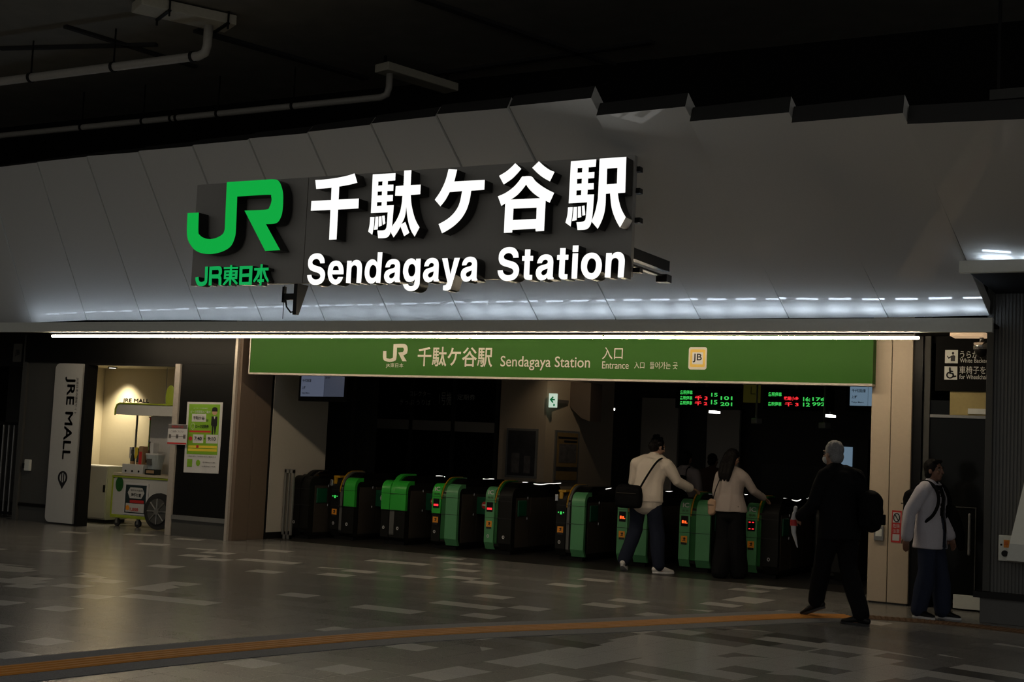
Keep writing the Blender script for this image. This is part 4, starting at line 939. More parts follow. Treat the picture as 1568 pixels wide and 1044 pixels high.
t = goods('display_box', 191, 223, 715, .03, .15, 'white_paint', 'long white display box with three dark dots at the front of the cart', 'box')
for q in (-.14, 0, .14):
    bm = bmesh.new(); cyl(bm, (q, -.062, .04), (0, 1, 0), .018, .006); obj('knob', bm, 'black', t)
goods('carton', 216, 222, 700, .16, .44, 'craft', 'brown paper carton standing among the bottles on the cart', 'box', 'red')
goods('small_sign_card', 231, 238, 700, .26, .50, 'paper', 'white card standing behind the pale bucket on the cart', 'card')
goods('jar_box', 226, 243, 715, .02, .09, 'bottle_dark', 'low dark tray of jars at the right of the white display box', 'tray', 'craft')
x = at(236, 700, YCt+.12).x
t = thing('paper_bucket', 'pale bluish bucket on the cart counter behind the jar tray', 'bucket', (x, YCt+.15, t0_))
bm = bmesh.new(); ringtube(bm, [(0, 0, .02), (0, 0, .32)], [.10, .15], 18, caps=False); obj('bucket_body', bm, 'bag_pale', t)
bm = bmesh.new(); ringtube(bm, [(0, 0, .31), (0, 0, .335)], .155, 18, caps=False); obj('rim', bm, 'paper', t)
bm = bmesh.new(); bx(bm, -.05, .05, -.14, -.13, .15, .25); obj('paper_label', bm, 'grey_wall', t)
a = at(226, 690, 16.75); b_ = at(258, 640, 16.75)
t = thing('hanging_banner', 'dark green and blue banner with a white hexagon on the alcove back wall', 'banner', (a.x, 16.75, a.z-.1))
bw, bh = b_.x-a.x+.2, b_.z-a.z+.1
bm = bmesh.new(); bx(bm, 0, bw, 0, .02, 0, bh); obj('cloth', bm, 'banner', t)
bm = bmesh.new(); prism(bm, [[V((bw*u, -.004, bh*v)) for u, v in ((.30, .70), (.48, .95), (1, .95), (1, .35), (.55, .38))]], (0, .003, 0)); obj('white_hexagon', bm, 'paper', t)
mk('blue', (.02, .05, .22), .5)
bm = bmesh.new(); prism(bm, [[V((bw*u, -.004, bh*v)) for u, v in ((.0, .38), (.30, .62), (.45, .34))]], (0, .003, 0)); obj('blue_triangle', bm, 'blue', t)
bm = bmesh.new(); bx(bm, 0, bw, -.004, 0, bh*.93, bh); obj('red_band', bm, 'red', t)
text('lettering', '津', (bw*.62, -.005, bh*.5), bw*.2, bh*.16, 'ink', t, off=.02)
bm = bmesh.new(); ringtube(bm, [(-.02, .01, bh), (bw+.02, .01, bh)], .012, 8); ringtube(bm, [(bw*.5, .012, bh), (bw*.5, .012, 2.6-t.location.z)], .006, 6); obj('rod', bm, 'steel', t)
a = at(184, 692, YCt+.3)
t = thing('yellow_price_card', 'small yellow and white card fixed on the left post of the cart', 'card', (cl+cx0+.04, YCt+.38, a.z))
bm = bmesh.new(); bx(bm, -.10, .10, 0, .02, -.09, .09); obj('card', bm, 'paper', t); bm = bmesh.new(); bx(bm, .02, .10, -.003, 0, -.09, .09); obj('stripe', bm, 'yellow', t)
bm = bmesh.new(); bx(bm, -.06, .0, -.003, 0, -.02, .05); obj('print', bm, 'ink', t)
# downlight in the alcove ceiling
px_ = at(185, 575, 16.4).x-.55
t = thing('downlight', 'round recessed downlight in the alcove ceiling above the cart', 'lamp', (px_, 16.75, 2.60))
bm = bmesh.new(); ringtube(bm, [(0, 0, -.02), (0, 0, 0)], .08, 20, caps=False); obj('ring', bm, 'steel', t)
bm = bmesh.new(); cyl(bm, (0, 0, -.022), (0, 0, 1), .055, .004); obj('bulb', bm, 'lamp', t)
ld = bpy.data.lights.new('downlight_beam', 'SPOT'); ld.energy = 170; ld.color = (1, .86, .58); ld.spot_size = math.radians(100); ld.spot_blend = .9; ld.shadow_soft_size = .05
lo = bpy.data.objects.new('downlight_beam', ld); COL.objects.link(lo); lo.location = (px_, 16.85, 2.56)
# ------------------------------------------------------------------ posters on the black window
def sheet(name, q, Y, label, thick=.006):
    """paper sheet through four pixels (tl, tr, br, bl) on the plane Y; returns thing and a mapper (u, v)->point."""
    P = [at(*p, Y) for p in q]
    t = thing(name, label, 'poster', P[3]); o = V(t.location)
    def mp(u, v, l=0.0):
        a = P[3].lerp(P[2], u); b = P[0].lerp(P[1], u); r = a.lerp(b, v)-o; r.y -= l; return r
    bm = bmesh.new(); prism(bm, [[mp(0, 0), mp(1, 0), mp(1, .5)+V((.008, 0, 0)), mp(1, 1), mp(0, 1), mp(0, .5)]], (0, thick, 0)); obj('paper', bm, 'paper', t)
    def quad(n, u0, u1, v0, v1, m, l=.002):
        bm = bmesh.new(); prism(bm, [[mp(u0, v0, l), mp(u1, v0, l), mp(u1, v1, l), mp(u0, v1, l)]], (0, .0015, 0)); return obj(n, bm, m, t)
    def tx(s, u0, u1, v0, v1, m, l=.004, off=0):
        a, b, c = mp(u0, v0, l), mp(u1, v0, l), mp(u0, v1, l); return text('lettering', s, a, (b-a).length, (c-a).length, m, t, ux=(b-a).normalized(), uy=(c-a).normalized(), off=off)
    return t, mp, quad, tx
YP_ = YF+.003
t, mp, quad, tx = sheet('notice_poster', [(287, 615), (341, 616), (334, 725), (281, 723)], YP_, 'green and white notice poster with a uniformed figure on the black window')
quad('green_field', .06, .94, .26, .97, 'poster_green')
tx('ピーク時間帯のご案内', .12, .68, .84, .88, 'paper'); tx('(オフピーク定期券用)', .2, .6, .90, .92, 'paper')
quad('white_box', .16, .56, .72, .83, 'paper', .003); tx('千駄ケ谷', .20, .53, .745, .80, 'ink', .005, .02); tx('駅', .58, .64, .72, .76, 'ink')
tx('ピーク定期券', .28, .66, .63, .68, 'ink', .004, .02)
bm = bmesh.new(); ringtube(bm, [mp(.20+.055*math.cos(k*math.pi/8), .655+.045*math.sin(k*math.pi/8), .005) for k in range(17)], .0025, 6, caps=False); obj('ring_mark', bm, 'paper', t); tx('オフ', .165, .235, .64, .67, 'ink')
quad('red_line', .10, .72, .57, .595, 'red', .003)
quad('time_box', .22, .52, .42, .54, 'paper', .003); quad('time_box', .60, .93, .42, .54, 'paper', .003)
tx('7:40', .27, .48, .455, .51, 'ink', .005, .02); tx('9:10', .65, .88, .455, .51, 'ink', .005, .02); tx('~', .535, .585, .475, .49, 'ink')
bm = bmesh.new(); prism(bm, [[mp(.15+.055*math.cos(k*math.pi/8), .48+.03*math.sin(k*math.pi/8), .004) for k in range(16)]], (0, .002, 0)); obj('red_seal', bm, 'red', t)
quad('yellow_bar', .10, .92, .35, .385, 'yellow', .003); quad('yellow_bar', .10, .92, .305, .34, 'yellow', .003); quad('red_block', .33, .40, .35, .39, 'red', .005)
for v in (.22,): tx('対象区間とご利用方法のご案内です', .10, .92, v, v+.02, 'ink')
quad('map_patch', .09, .24, .08, .19, 'poster_green', .003)
bm = bmesh.new(); prism(bm, [[mp(.41+.06*math.cos(k*math.pi/8), .14+.045*math.sin(k*math.pi/8), .004) for k in range(16)]], (0, .002, 0)); obj('map_patch', bm, 'poster_green', t)
tx('区間内の駅', .55, .9, .14, .16, 'ink'); tx('入場時刻で判定', .52, .92, .085, .105, 'ink')
mk('face_print', (.50, .30, .20), .6, nz=0)
fig = lambda n, pts, m, l: obj(n, (lambda b: (prism(b, [[mp(u, v, l) for u, v in pts]], (0, .0015, 0)), b)[1])(bmesh.new()), m, t)
fig('printed_figure', [(.72, .80), (.88, .80), (.89, .68), (.87, .66), (.85, .56), (.83, .545), (.80, .66), (.79, .66), (.785, .545), (.75, .545), (.745, .66), (.715, .68)], 'ink', .004)
bm = bmesh.new(); prism(bm, [[mp(.80+.07*math.cos(k*math.pi/8), .855+.035*math.sin(k*math.pi/8), .005) for k in range(16)]], (0, .0015, 0)); obj('printed_face', bm, 'face_print', t)
fig('printed_cap', [(.72, .87), (.88, .87), (.87, .915), (.83, .93), (.77, .93), (.73, .915)], 'ink', .007)
fig('printed_collar', [(.785, .80), (.825, .80), (.805, .76)], 'paper', .006)
t, mp, quad, tx = sheet('notice_sheet', [(258, 649), (287, 650), (285, 681), (256, 680)], YF-.035, 'small red and white notice sheet overlapping the door post and the green poster')
quad('red_line', 0, 1, .02, .10, 'red'); quad('grey_head', .0, 1, .78, .98, 'photo_grey'); tx('路線案内図', .2, .8, .82, .94, 'red', .004)
for u in (.12, .5, .88): quad('route_mark', u-.06, u+.06, .3, .5, 'photo_grey')
quad('route_line', .1, .9, .39, .41, 'ink', .003); tx('ご注意ください', .15, .85, .60, .70, 'ink')
for o in ('red_seal',): pass
# ------------------------------------------------------------------ right recess: glazed door, black sign, side block
YD = 15.45
xdL, xdM, xdR = xpr, at(1420, 700, YD).x, at(1512, 700, YD).x
S_('wall_recess_left', xpr, xpr+.10, YF+.05, YD+1.2, 0, SOF+.3, 'black')
S_('door_1', xdM-.045, xdM+.02, YD-.03, YD+.03, 0, SOF+.3, 'grey_wall', .004)
bm = bmesh.new(); bx(bm, xpr+.1, xdM-.045, YD, YD+.012, .15, SOF+.3); bx(bm, xdM+.02, xdR+.3, YD, YD+.012, .17, 2.30); struct(obj('window_2', bm, 'glass'))
S_('door_1_rail', xpr+.1, xdM-.045, YD-.02, YD+.03, 0, .15, 'black')
a = at(1460, 914, YD); b_ = at(1503, 938, YD)
S_('door_1_kick_plate', a.x, xdR+.3, YD-.03, YD+.03, .02, .17, 'fascia', .004)
S_('door_1_header', xdM+.02, xdR+.3, YD-.02, YD+.03, at(1470, 640, YD).z, at(1470, 637, YD).z+.01, 'steel')
hd = thing('door_handle_bar', 'long steel pull handle on the dark glass door at the right', 'door handle', (at(1485, 850, YD).x, YD, 0))
bm = bmesh.new(); ringtube(bm, [(0, -.06, .62), (0, -.06, 1.05)], .015, 10); obj('grip', bm, 'steel', hd)
bm = bmesh.new(); [ringtube(bm, [(0, -.06, q), (0, 0, q)], .01, 8) for q in (.66, 1.01)]; obj('standoff', bm, 'steel', hd)
bm = bmesh.new(); bx(bm, .05, .06, -.012, 0, .18, 1.12); bx(bm, -.25, .06, -.012, 0, 1.12, 1.13); obj('door_edge', bm, 'grey_wall', hd)
S_('wall_recess_back', xpr, 1, YD+1.2, YD+1.3, 0, SOF+.3, 'matte_black')
zy0, zy1 = at(1480, 636, YD-.02).z, at(1480, 598, YD-.02).z
S_('wall_recess_panel', at(1455, 620, YD).x, xdR+.3, YD-.02, YD+.02, zy0, zy1, 'yellow_wall')
bm = bmesh.new(); e_ = at(1501, 630, YD-.03); bx(bm, e_.x-.13, e_.x+.3, YD-.04, YD-.02, e_.z-.03, e_.z+.03); struct(obj('door_1_closer', bm, 'fascia'))
# black direction sign with pictograms
a = at(1432, 598, YD-.04); b_ = at(1520, 515, YD-.04)
t = thing('direction_sign', 'black sign with two white pictograms over the glass door at the right', 'sign', (a.x, YD-.05, a.z)); so2 = V(t.location)
bm = bmesh.new(); bx(bm, 0, b_.x-a.x+.2, 0, .03, 0, b_.z-a.z); obj('panel', bm, 'matte_black', t)
def spos(px, py): q = at(px, py, YD-.05)-so2; return q
for (x0, y0, x1, y1) in ((1447, 536, 1467, 556), (1446, 561, 1466, 581)):
    p0, p1 = spos(x0, y1), spos(x1, y0)
    bm = bmesh.new(); bx(bm, p0.x, p1.x, -.004, 0, p0.z, p1.z); obj('pictogram_plate', bm, 'fascia', t)
    w, h = p1.x-p0.x, p1.z-p0.z; g = lambda u, v: V((p0.x+w*u, -.006, p0.z+h*v))
    bm = bmesh.new()
    if y0 < 550:
        prism(bm, [[g(.45, .15), g(.78, .15), g(.80, .55), g(.68, .62), g(.5, .58), g(.3, .45), g(.18, .58), g(.14, .53), g(.28, .33), g(.45, .42)]], (0, .002, 0))
        prism(bm, [[g(.62+.10*math.cos(k*.6), .76+.11*math.sin(k*.6)) for k in range(10)]], (0, .002, 0))
    else:
        ringtube(bm, [g(.45+.25*math.cos(q), .34+.22*math.sin(q)) for q in [math.radians(120+24*k) for k in range(11)]], .009, 6)
        ringtube(bm, [g(.42, .80), g(.44, .48), g(.66, .46), g(.74, .22), g(.86, .26)], .011, 6); ringtube(bm, [g(.43, .64), g(.62, .62)], .008, 6)
        prism(bm, [[g(.42+.07*math.cos(k*.6), .87+.07*math.sin(k*.6)) for k in range(10)]], (0, .002, 0))
    obj('pictogram', bm, 'ink', t)
for s, x0, y0, x1, y1 in (('うらがわ', 1470, 537, 1508, 548), ('White Backed', 1470, 549, 1513, 555), ('車椅子をご', 1469, 561, 1521, 572), ('for Wheelchair', 1469, 574, 1514, 580)):
    p0, p1 = spos(x0, y1), spos(x1, y0); text('lettering', s, (p0.x, -.002, p0.z), p1.x-p0.x, p1.z-p0.z, 'fascia', t)
# dome camera
p = at(1503, 535, 14.95)
t = thing('dome_camera', 'silver and black dome camera in front of the black sign at the right', 'camera', (p.x, 14.95, p.z))
bm = bmesh.new(); ringtube(bm, [(0, 0, .0), (0, 0, .07)], .085, 20, caps=False); bx(bm, -.02, .02, -.02, .02, .07, SOF-p.z+.05); obj('mount', bm, 'chrome', t, True)
bm = bmesh.new(); ell(bm, (0, 0, 0), (.075, .075, .09)); obj('dome', bm, 'gloss_black', t, True)
# warm ceiling lamp of the recess
a = at(1455, 511, 14.9); b_ = at(1513, 511, 14.9)
t = thing('recess_lamp', 'dim warm lamp panel under the ledge at the right end', 'lamp', ((a.x+b_.x)/2, 14.9, SOF))
mk('warm_lamp', (.6, .45, .3), .5, emis=(1, .66, .38), es=.42, nz=0)
bm = bmesh.new(); bx(bm, -.17, .17, -.15, .15, -.05, 0); obj('diffuser', bm, 'warm_lamp', t)
# projecting block at the far right
YBk = 14.55
xb0 = at(1517, 650, YBk).x
mk('ribbed', (.12, .12, .115), .55, nz=.05)
bm = bmesh.new(); bx(bm, xb0, 4, YBk+.012, 15.9, .31, 3.6)
for k in range(160):
    q = xb0+.03+k*.035
    if q < 3: bx(bm, q, q+.02, YBk, YBk+.012, .31, 3.6)
struct(obj('wall_right', bm, 'ribbed'))
S_('wall_right_edge', xb0-.05, xb0+.02, YBk-.02, YBk+.6, .31, 3.6, 'grey_wall', .004)
S_('baseboard_right', xb0-.06, 4, YBk-.10, 15.9, 0, .25, 'ribbed', .004)
S_('trim_20', xb0-.12, 4, YBk-.14, YBk+.1, .25, .31, 'black')
p0, p1 = at(1529, 858, YBk-.02), at(1550, 820, YBk-.02)
t = thing('call_box', 'small grey call box with an orange label and black button on the ribbed wall', 'call box', ((p0.x+p1.x)/2, YBk, (p0.z+p1.z)/2))
w, h = (p1.x-p0.x)/2, (p1.z-p0.z)/2
bm = bmesh.new(); bx(bm, -w, w, -.05, 0, -h, h, .008); obj('housing', bm, 'fascia', t)
bm = bmesh.new(); bx(bm, -w*.2, w*.7, -.054, -.05, h*.05, h*.65); lb = obj('orange_label', bm, 'orange', t)
text('lettering', '呼', (-w*.05, -.055, h*.15), w*.55, h*.4, 'red', lb)
bm = bmesh.new(); cyl(bm, (0, -.055, -h*.4), (0, 1, 0), w*.5, .02); obj('button', bm, 'black', t)
bm = bmesh.new(); cyl(bm, (-w*.55, -.052, h*.25), (0, 1, 0), w*.16, .01); obj('lamp', bm, 'black', t)
p0 = at(1541, 850, YBk-.2)
t = thing('lit_console', 'grey projecting console with a tilted bright panel at the far right edge', 'console', (p0.x, YBk-.006, p0.z)); 
bm = bmesh.new(); prism(bm, [[V((0, 0, -.08)), V((0, -.22, -.05)), V((0, -.24, .12)), V((0, -.05, .75)), V((0, 0, .75))]], (1.1, 0, 0)); bmesh.ops.recalc_face_normals(bm, faces=bm.faces); obj('casing', bm, 'fascia', t)
mk('console_light', (.5, .5, .5), .4, emis=(.8, .85, 1), es=.35, nz=0)
bm = bmesh.new(); prism(bm, [[V((.20, -.243, .14)), V((1.04, -.243, .14)), V((1.04, -.062, .72)), V((.20, -.062, .72))]], (0, .003, 0)); obj('bright_panel', bm, 'console_light', t)
for o in t.children:
    for v in o.data.vertices: v.co.x += (v.co.z+.08)*.17
# red no-smoking style notice on the right pier, and a metal plate
t, mp, quad, tx = sheet('warning_notice', [(1366, 781), (1381, 782), (1379, 831), (1364, 830)], YF-.003, 'red and white warning notice on the right pier beside the man in the open shirt')
quad('red_field', 0, 1, 0, 1, 'red', .001); quad('white_box', .12, .88, .62, .94, 'paper'); quad('white_box', .15, .85, .06, .26, 'paper')
bm = bmesh.new(); ringtube(bm, [mp(.5+.30*math.cos(k*math.pi/8), .78+.13*math.sin(k*math.pi/8), .004) for k in range(17)], .006, 6, caps=False); ringtube(bm, [mp(.3, .88, .004), mp(.7, .68, .004)], .006, 6); obj('ban_symbol', bm, 'ink', t)
tx('危険', .15, .85, .46, .58, 'paper', .003); tx('注意', .15, .85, .30, .42, 'paper', .003)
p = at(1347, 818, YF)
t = thing('metal_plate_box', 'small metal plate box low on the right pier behind the suited man', 'plate', (p.x, YF, p.z))
bm = bmesh.new(); bx(bm, -.06, .05, -.03, 0, -.07, .10, .006); obj('plate', bm, 'steel', t)
bm = bmesh.new(); bx(bm, -.04, .03, -.034, -.03, -.02, .06); obj('window', bm, 'fascia', t)
# ------------------------------------------------------------------ people
def rot_to(fx, fy): return math.atan2(-fx, fy)          # turns local +y to the heading
def hand(bm, wr, d, n, side, sc=1.0, curl=.5):
    """palm, four bent fingers and a side thumb; d: pointing, n: palm normal, side: thumb direction."""
    d, n, side = V(d).normalized(), V(n).normalized(), V(side).normalized()
    pc = wr+d*.05*sc
    ringtube(bm, [wr-d*.01, wr+d*.03*sc, wr+d*.085*sc], [(.026*sc, .019*sc), (.040*sc, .017*sc), (.041*sc, .014*sc)], 12, side=side)
    for k, (o, l) in enumerate(((.029, .070), (.010, .080), (-.010, .074), (-.028, .058))):
        b = wr+d*.085*sc+side*o*sc; P = [b]; dd = d.copy()
        for j in range(3):
            dd = (dd+n*curl*.55).normalized(); P.append(P[-1]+dd*l*sc/2.4)
        ringtube(bm, P, [.0098*sc, .0095*sc, .0088*sc, .0075*sc], 8)
    b = wr+d*.03*sc+side*.032*sc; d2 = (d*.75+side*.6+n*.25).normalized(); d3 = (d*.95+side*.1+n*.4).normalized()
    ringtube(bm, [wr+d*.015*sc+side*.015*sc, b, b+d2*.035*sc, b+d2*.035*sc+d3*.032*sc], [.014*sc, .0125*sc, .0105*sc, .0085*sc], 8)
def person(loc, head_dir, label, J, H=1.75, wear=None, skin='skin', hair=None, rotz=0, female=False, group=None, slim=1.0):
    """J: joints in the person's own frame (x right, y ahead, z up). One continuous body, clothes and hair as its children."""
    t = thing('person', label, 'person', loc, rotz)
    k = H/1.75
    J = {a: V(b)*k for a, b in J.items()}
    hc = J['head']; hd = V(head_dir).normalized(); yawm = V((0, 1, 0)).rotation_difference(V((hd.x, hd.y, 0)).normalized()).to_matrix()
    pit = Matrix.Rotation(math.asin(max(-1, min(1, hd.z))), 3, 'X'); HM = yawm @ pit
    def hp(x, y, z): return hc+HM @ (V((x, y, z))*k)
    side = (J['shR']-J['shL']).normalized()
    hips = (J['hipR']-J['hipL']).normalized()
    sw, hwid = (.15 if female else .168)*k*slim, (.165 if female else .158)*k*slim
    wst = (.125 if female else .148)*k*slim; dep = .105*k*slim
    mid = J['pelvis'].lerp(J['neck'], .35); chest = J['pelvis'].lerp(J['neck'], .72)
    def torso(bm, g=0.0, zlow=0.0, flare=0.0):
        low = J['pelvis']-V((0, 0, 1))*.06*k+(J['pelvis']-mid).normalized()*zlow
        ringtube(bm, [low, J['pelvis'], mid, chest, J['neck']-(J['neck']-chest)*.22, J['neck']],
                 [(hwid+g+flare, dep*1.0+g+flare), (hwid*.98+g+flare*.8, dep+g+flare*.7), (wst+g+flare*.3, dep*.92+g+flare*.2), (sw+g, dep*1.05+g), (sw*.66+g, dep*.80+g), (.070*k+g*.5, .068*k+g*.5)], 18, side=side, flat0=g > 0)
        dn = V((0, 0, -.022*k)); ringtube(bm, [J['shL']+dn+(J['shR']-J['shL'])*.04, J['shL'].lerp(J['neck'], .5)+dn*.4, chest.lerp(J['neck'], .6), J['shR'].lerp(J['neck'], .5)+dn*.4, J['shR']+dn-(J['shR']-J['shL'])*.04], [.050*k+g, .052*k+g, .075*k+g, .052*k+g, .050*k+g], 14)
    def leg(bm, s, g=0.0, cut=1.0, wide=0.0):
        h, kn, an = J['hip'+s], J['kn'+s], J['an'+s]; an = kn.lerp(an, cut)
        ringtube(bm, [h+V((0, 0, .03*k)), h.lerp(kn, .35), kn+(h-kn)*.06, kn.lerp(an, .32), an], [.092*k*slim+g, .080*k*slim+g, .058*k+g+wide*.5, .056*k+g+wide*.8, .040*k+g+wide], 14, side=hips)
    def arm(bm, s, g=0.0, cut=1.0):
        a, e, w = J['sh'+s], J['el'+s], J['wr'+s]; w2 = e.lerp(w, cut)
        ringtube(bm, [a+V((0, 0, -.018*k)), a.lerp(e, .4), e+(a-e)*.05, e.lerp(w2, .35), w2], [.056*k*slim+g, .049*k*slim+g, .040*k+g, .039*k+g, .028*k+g+(.006 if g else 0)], 14)
    # body
    bm = bmesh.new(); torso(bm)
    for s in 'LR':
        leg(bm, s); arm(bm, s)
        w = J['wr'+s]; d = J.get('hd'+s, (w-J['el'+s])/k).normalized()
        nn = J.get('pn'+s, V((1 if s == 'L' else -1, 0, 0))); th = J.get('th'+s)
        if th is None: th = d.cross(nn)*(1 if s == 'L' else -1)
        hand(bm, w, d, nn, th, k*.98)
        an = J['an'+s]; tdir = J.get('to'+s, V((0, 1, 0))).normalized()
        ringtube(bm, [an, an-V((0, 0, .04*k))+tdir*.03*k, an+tdir*.13*k-V((0, 0, .055*k))], [.040*k, .040*k, (.038*k, .022*k)], 12)
    ringtube(bm, [J['neck']-V((0, 0, .03*k)), J['neck'].lerp(hp(0, -.015, -.07), .6), hp(0, -.01, -.05)], [.060*k, .052*k, .052*k], 14)
    ell(bm, hp(0, -.012, .032), (.073*k, .092*k, .088*k), HM)
    ell(bm, hp(0, .022, -.035), (.058*k, .066*k, .075*k), HM)
    ell(bm, hp(0, .048, -.085), (.034*k, .030*k, .028*k), HM)
    ringtube(bm, [hp(0, .085, .020), hp(0, .098, -.008), hp(0, .104, -.026)], [.009*k, .012*k, .015*k], 10)
    ell(bm, hp(0, .080, .030), (.052*k, .014*k, .012*k), HM)
    for q in (-.038, .038): ell(bm, hp(q, .070, -.022), (.020*k, .016*k, .018*k), HM)
    ell(bm, hp(0, .080, -.058), (.026*k, .012*k, .011*k), HM)
    for q in (-1, 1): ell(bm, hp(q*.076, -.008, -.005), (.012*k, .022*k, .033*k), HM)
    o = obj('body', bm, skin, t, True); bake(o, [('REMESH', dict(mode='VOXEL', voxel_size=.0075)), ('SMOOTH', dict(iterations=3, factor=.5))])
    for p in o.data.polygons: p.use_smooth = True
    for q in (-.030, .030):
        bm = bmesh.new(); ell(bm, hp(q, .078, .008), (.0125*k, .010*k, .008*k), HM, 12); e = obj('eye', bm, 'eye_white', t, True)
        bm = bmesh.new(); ell(bm, hp(q, .0865, .008), (.0055*k, .004*k, .0055*k), HM, 10); obj('iris', bm, 'ink', e)
        bm = bmesh.new(); ringtube(bm, [hp(q-.02, .083, .032), hp(q, .089, .036), hp(q+.02, .083, .032)], .0045*k, 8); obj('eyebrow', bm, 'hair', t)
    bm = bmesh.new(); ringtube(bm, [hp(-.024, .082, -.058), hp(0, .092, -.059), hp(.024, .082, -.058)], [.003*k, .0055*k, .003*k], 8); obj('lips', bm, 'brown', t)
    # clothes
    def cloth(name, f, m, vox=.011, folds=.006, freq=9.0):
        bm = bmesh.new(); f(bm); c = obj(name, bm, m, t, True)
        bake(c, [('REMESH', dict(mode='VOXEL', voxel_size=vox)), ('SMOOTH', dict(iterations=4, factor=.5))])
        ruffle(c.data, lambda p: noise.noise(V((p.x*freq, p.y*freq, p.z*freq*.55)))*folds)
        for p in c.data.polygons: p.use_smooth = True
        return c
    ctx = dict(t=t, k=k, J=J, hp=hp, HM=HM, torso=torso, leg=leg, arm=arm, cloth=cloth, side=side, chest=chest, mid=mid, hips=hips)
    if wear: wear(ctx)
    return t
def shoes(c, m, sole, L=.27):
    k, J, t = c['k'], c['J'], c['t']
    for s in 'LR':
        an = J['an'+s]; d = J.get('to'+s, V((0, 1, 0))).normalized(); up = V((0, 0, 1))-d*d.z; up.normalize(); sd = d.cross(up)
        b = an-up*.088*k
        bm = bmesh.new()
        ringtube(bm, [b-d*.055*k+up*.045*k, b+up*.062*k, b+d*.07*k+up*.050*k, b+d*.13*k+up*.036*k, b+d*.185*k+up*.028*k],
                 [(.034*k, .036*k), (.042*k, .050*k), (.046*k, .036*k), (.048*k, .026*k), (.032*k, .018*k)], 14, side=sd)
        ringtube(bm, [b+up*.07*k, an+up*.015*k], [.044*k, .046*k], 12)
        o = obj('shoe', bm, m, t, True); bake(o, [('REMESH', dict(mode='VOXEL', voxel_size=.007)), ('SMOOTH', dict(iterations=2))])
        for p in o.data.polygons: p.use_smooth = True
        P = []
        for a in range(20):
            q = 2*math.pi*a/20; x = math.sin(q); y = math.cos(q)
            P.append(b+sd*(.048*k*x*(1.0 if y > 0 else .82))+d*(.065*k+.145*k*y))
        bm = bmesh.new(); prism(bm, [P], up*.022*k); bmesh.ops.recalc_face_normals(bm, faces=bm.faces); obj('sole', bm, sole, o)
        if sole == 'white_stripe': pass
def haircap(c, m, back=0.0, vol=1.0, low=-.02, name='hair', bun=None, extra=None):
    k, hp, HM = c['k'], c['hp'], c['HM']
    bm = bmesh.new()
    ell(bm, hp(0, -.026, .046), (.082*k*vol, .093*k*vol, .086*k*vol), HM)
    ell(bm, hp(0, -.050, low), (.074*k*vol, .060*k*vol, .070*k*vol), HM)
    for q in (-1, 1): ell(bm, hp(q*.066, -.012, .02), (.020*k*vol, .042*k, .045*k), HM)
    if extra: extra(bm)
    o = obj(name, bm, m, c['t'], True); bake(o, [('REMESH', dict(mode='VOXEL', voxel_size=.009)), ('SMOOTH', dict(iterations=2))])
    ruffle(o.data, lambda p: noise.noise(V((p.x*55, p.y*55, p.z*22)))*.006)
    for p in o.data.polygons: p.use_smooth = True
    return o
STAND = dict(pelvis=(0, 0, .96), neck=(0, .0, 1.47), head=(0, .03, 1.625), shL=(-.185, 0, 1.415), shR=(.185, 0, 1.415),
             elL=(-.23, -.02, 1.13), wrL=(-.24, .06, .88), elR=(.23, -.02, 1.13), wrR=(.24, .06, .88),
             hipL=(-.092, 0, .92), knL=(-.10, .02, .50), anL=(-.105, 0, .088), hipR=(.092, 0, .92), knR=(.10, .02, .50), anR=(.105, 0, .088))
def pose(**kw): d = dict(STAND); d.update(kw); return d
# --- man in the pale sweater at the gate
def wear_sweater(c):
    c['cloth']('trousers', lambda b: (c['leg'](b, 'L', .026, .97, .018), c['leg'](b, 'R', .026, .97, .018), ringtube(b, [c['J']['pelvis']-V((0, 0, .08)), c['J']['pelvis']+V((0, 0, .05))], [(.185, .13), (.172, .122)], 18, side=c['side'])), 'denim', folds=.010)
    c['cloth']('sweater', lambda b: (c['torso'](b, .042, .0, .030), c['arm'](b, 'L', .030, .96), c['arm'](b, 'R', .032, .90)), 'knit', folds=.014, freq=7)
    c['cloth']('hem_band', lambda b: ringtube(b, [c['J']['pelvis']-V((0, 0, .075)), c['J']['pelvis']-V((0, 0, .015))], [(.222, .162), (.230, .168)], 20, side=c['side']), 'knit', folds=.003)
    shoes(c, 'shoe_white', 'paper')
    def curls(b):
        rnd = random.Random(3)
        for _ in range(34):
            a = rnd.uniform(0, 6.28); z = rnd.uniform(-.06, .12); r = .085*math.sqrt(max(.15, 1-(z/.14)**2))
            y = math.sin(a)*r-.025
            if y < .055: ell(b, c['hp'](math.cos(a)*r, y, z+.02), (.026, .026, .026), None, 8)
    haircap(c, 'hair', vol=1.03, extra=curls)
wl = flo(957, 872); wr_ = flo(1005, 879); wc = (wl+wr_)/2
m1 = person((wc.x+.02, wc.y+.05, 0), (.55, .8, -.28), 'person in a pale knit sweater and dark jeans reaching to a gate reader',
       pose(pelvis=(0, .0, .955), neck=(.02, .14, 1.455), head=(.045, .20, 1.60), shL=(-.19, .07, 1.385), shR=(.215, .11, 1.395), elL=(-.25, .12, 1.12), wrL=(-.14, .32, 1.02),
            elR=(.34, .20, 1.16), wrR=(.43, .44, 1.09), thR=(-1, 0, .3), pnR=(0, 0, -1), hipL=(-.10, -.01, .92), knL=(-.16, .06, .50), anL=(-.24, -.10, .12), hipR=(.09, .01, .92), knR=(.15, .05, .50), anR=(.20, .02, .088),
            toL=(-.25, .85, -.38), toR=(.75, .65, 0)), 1.80, wear_sweater, rotz=rot_to(.05, 1))
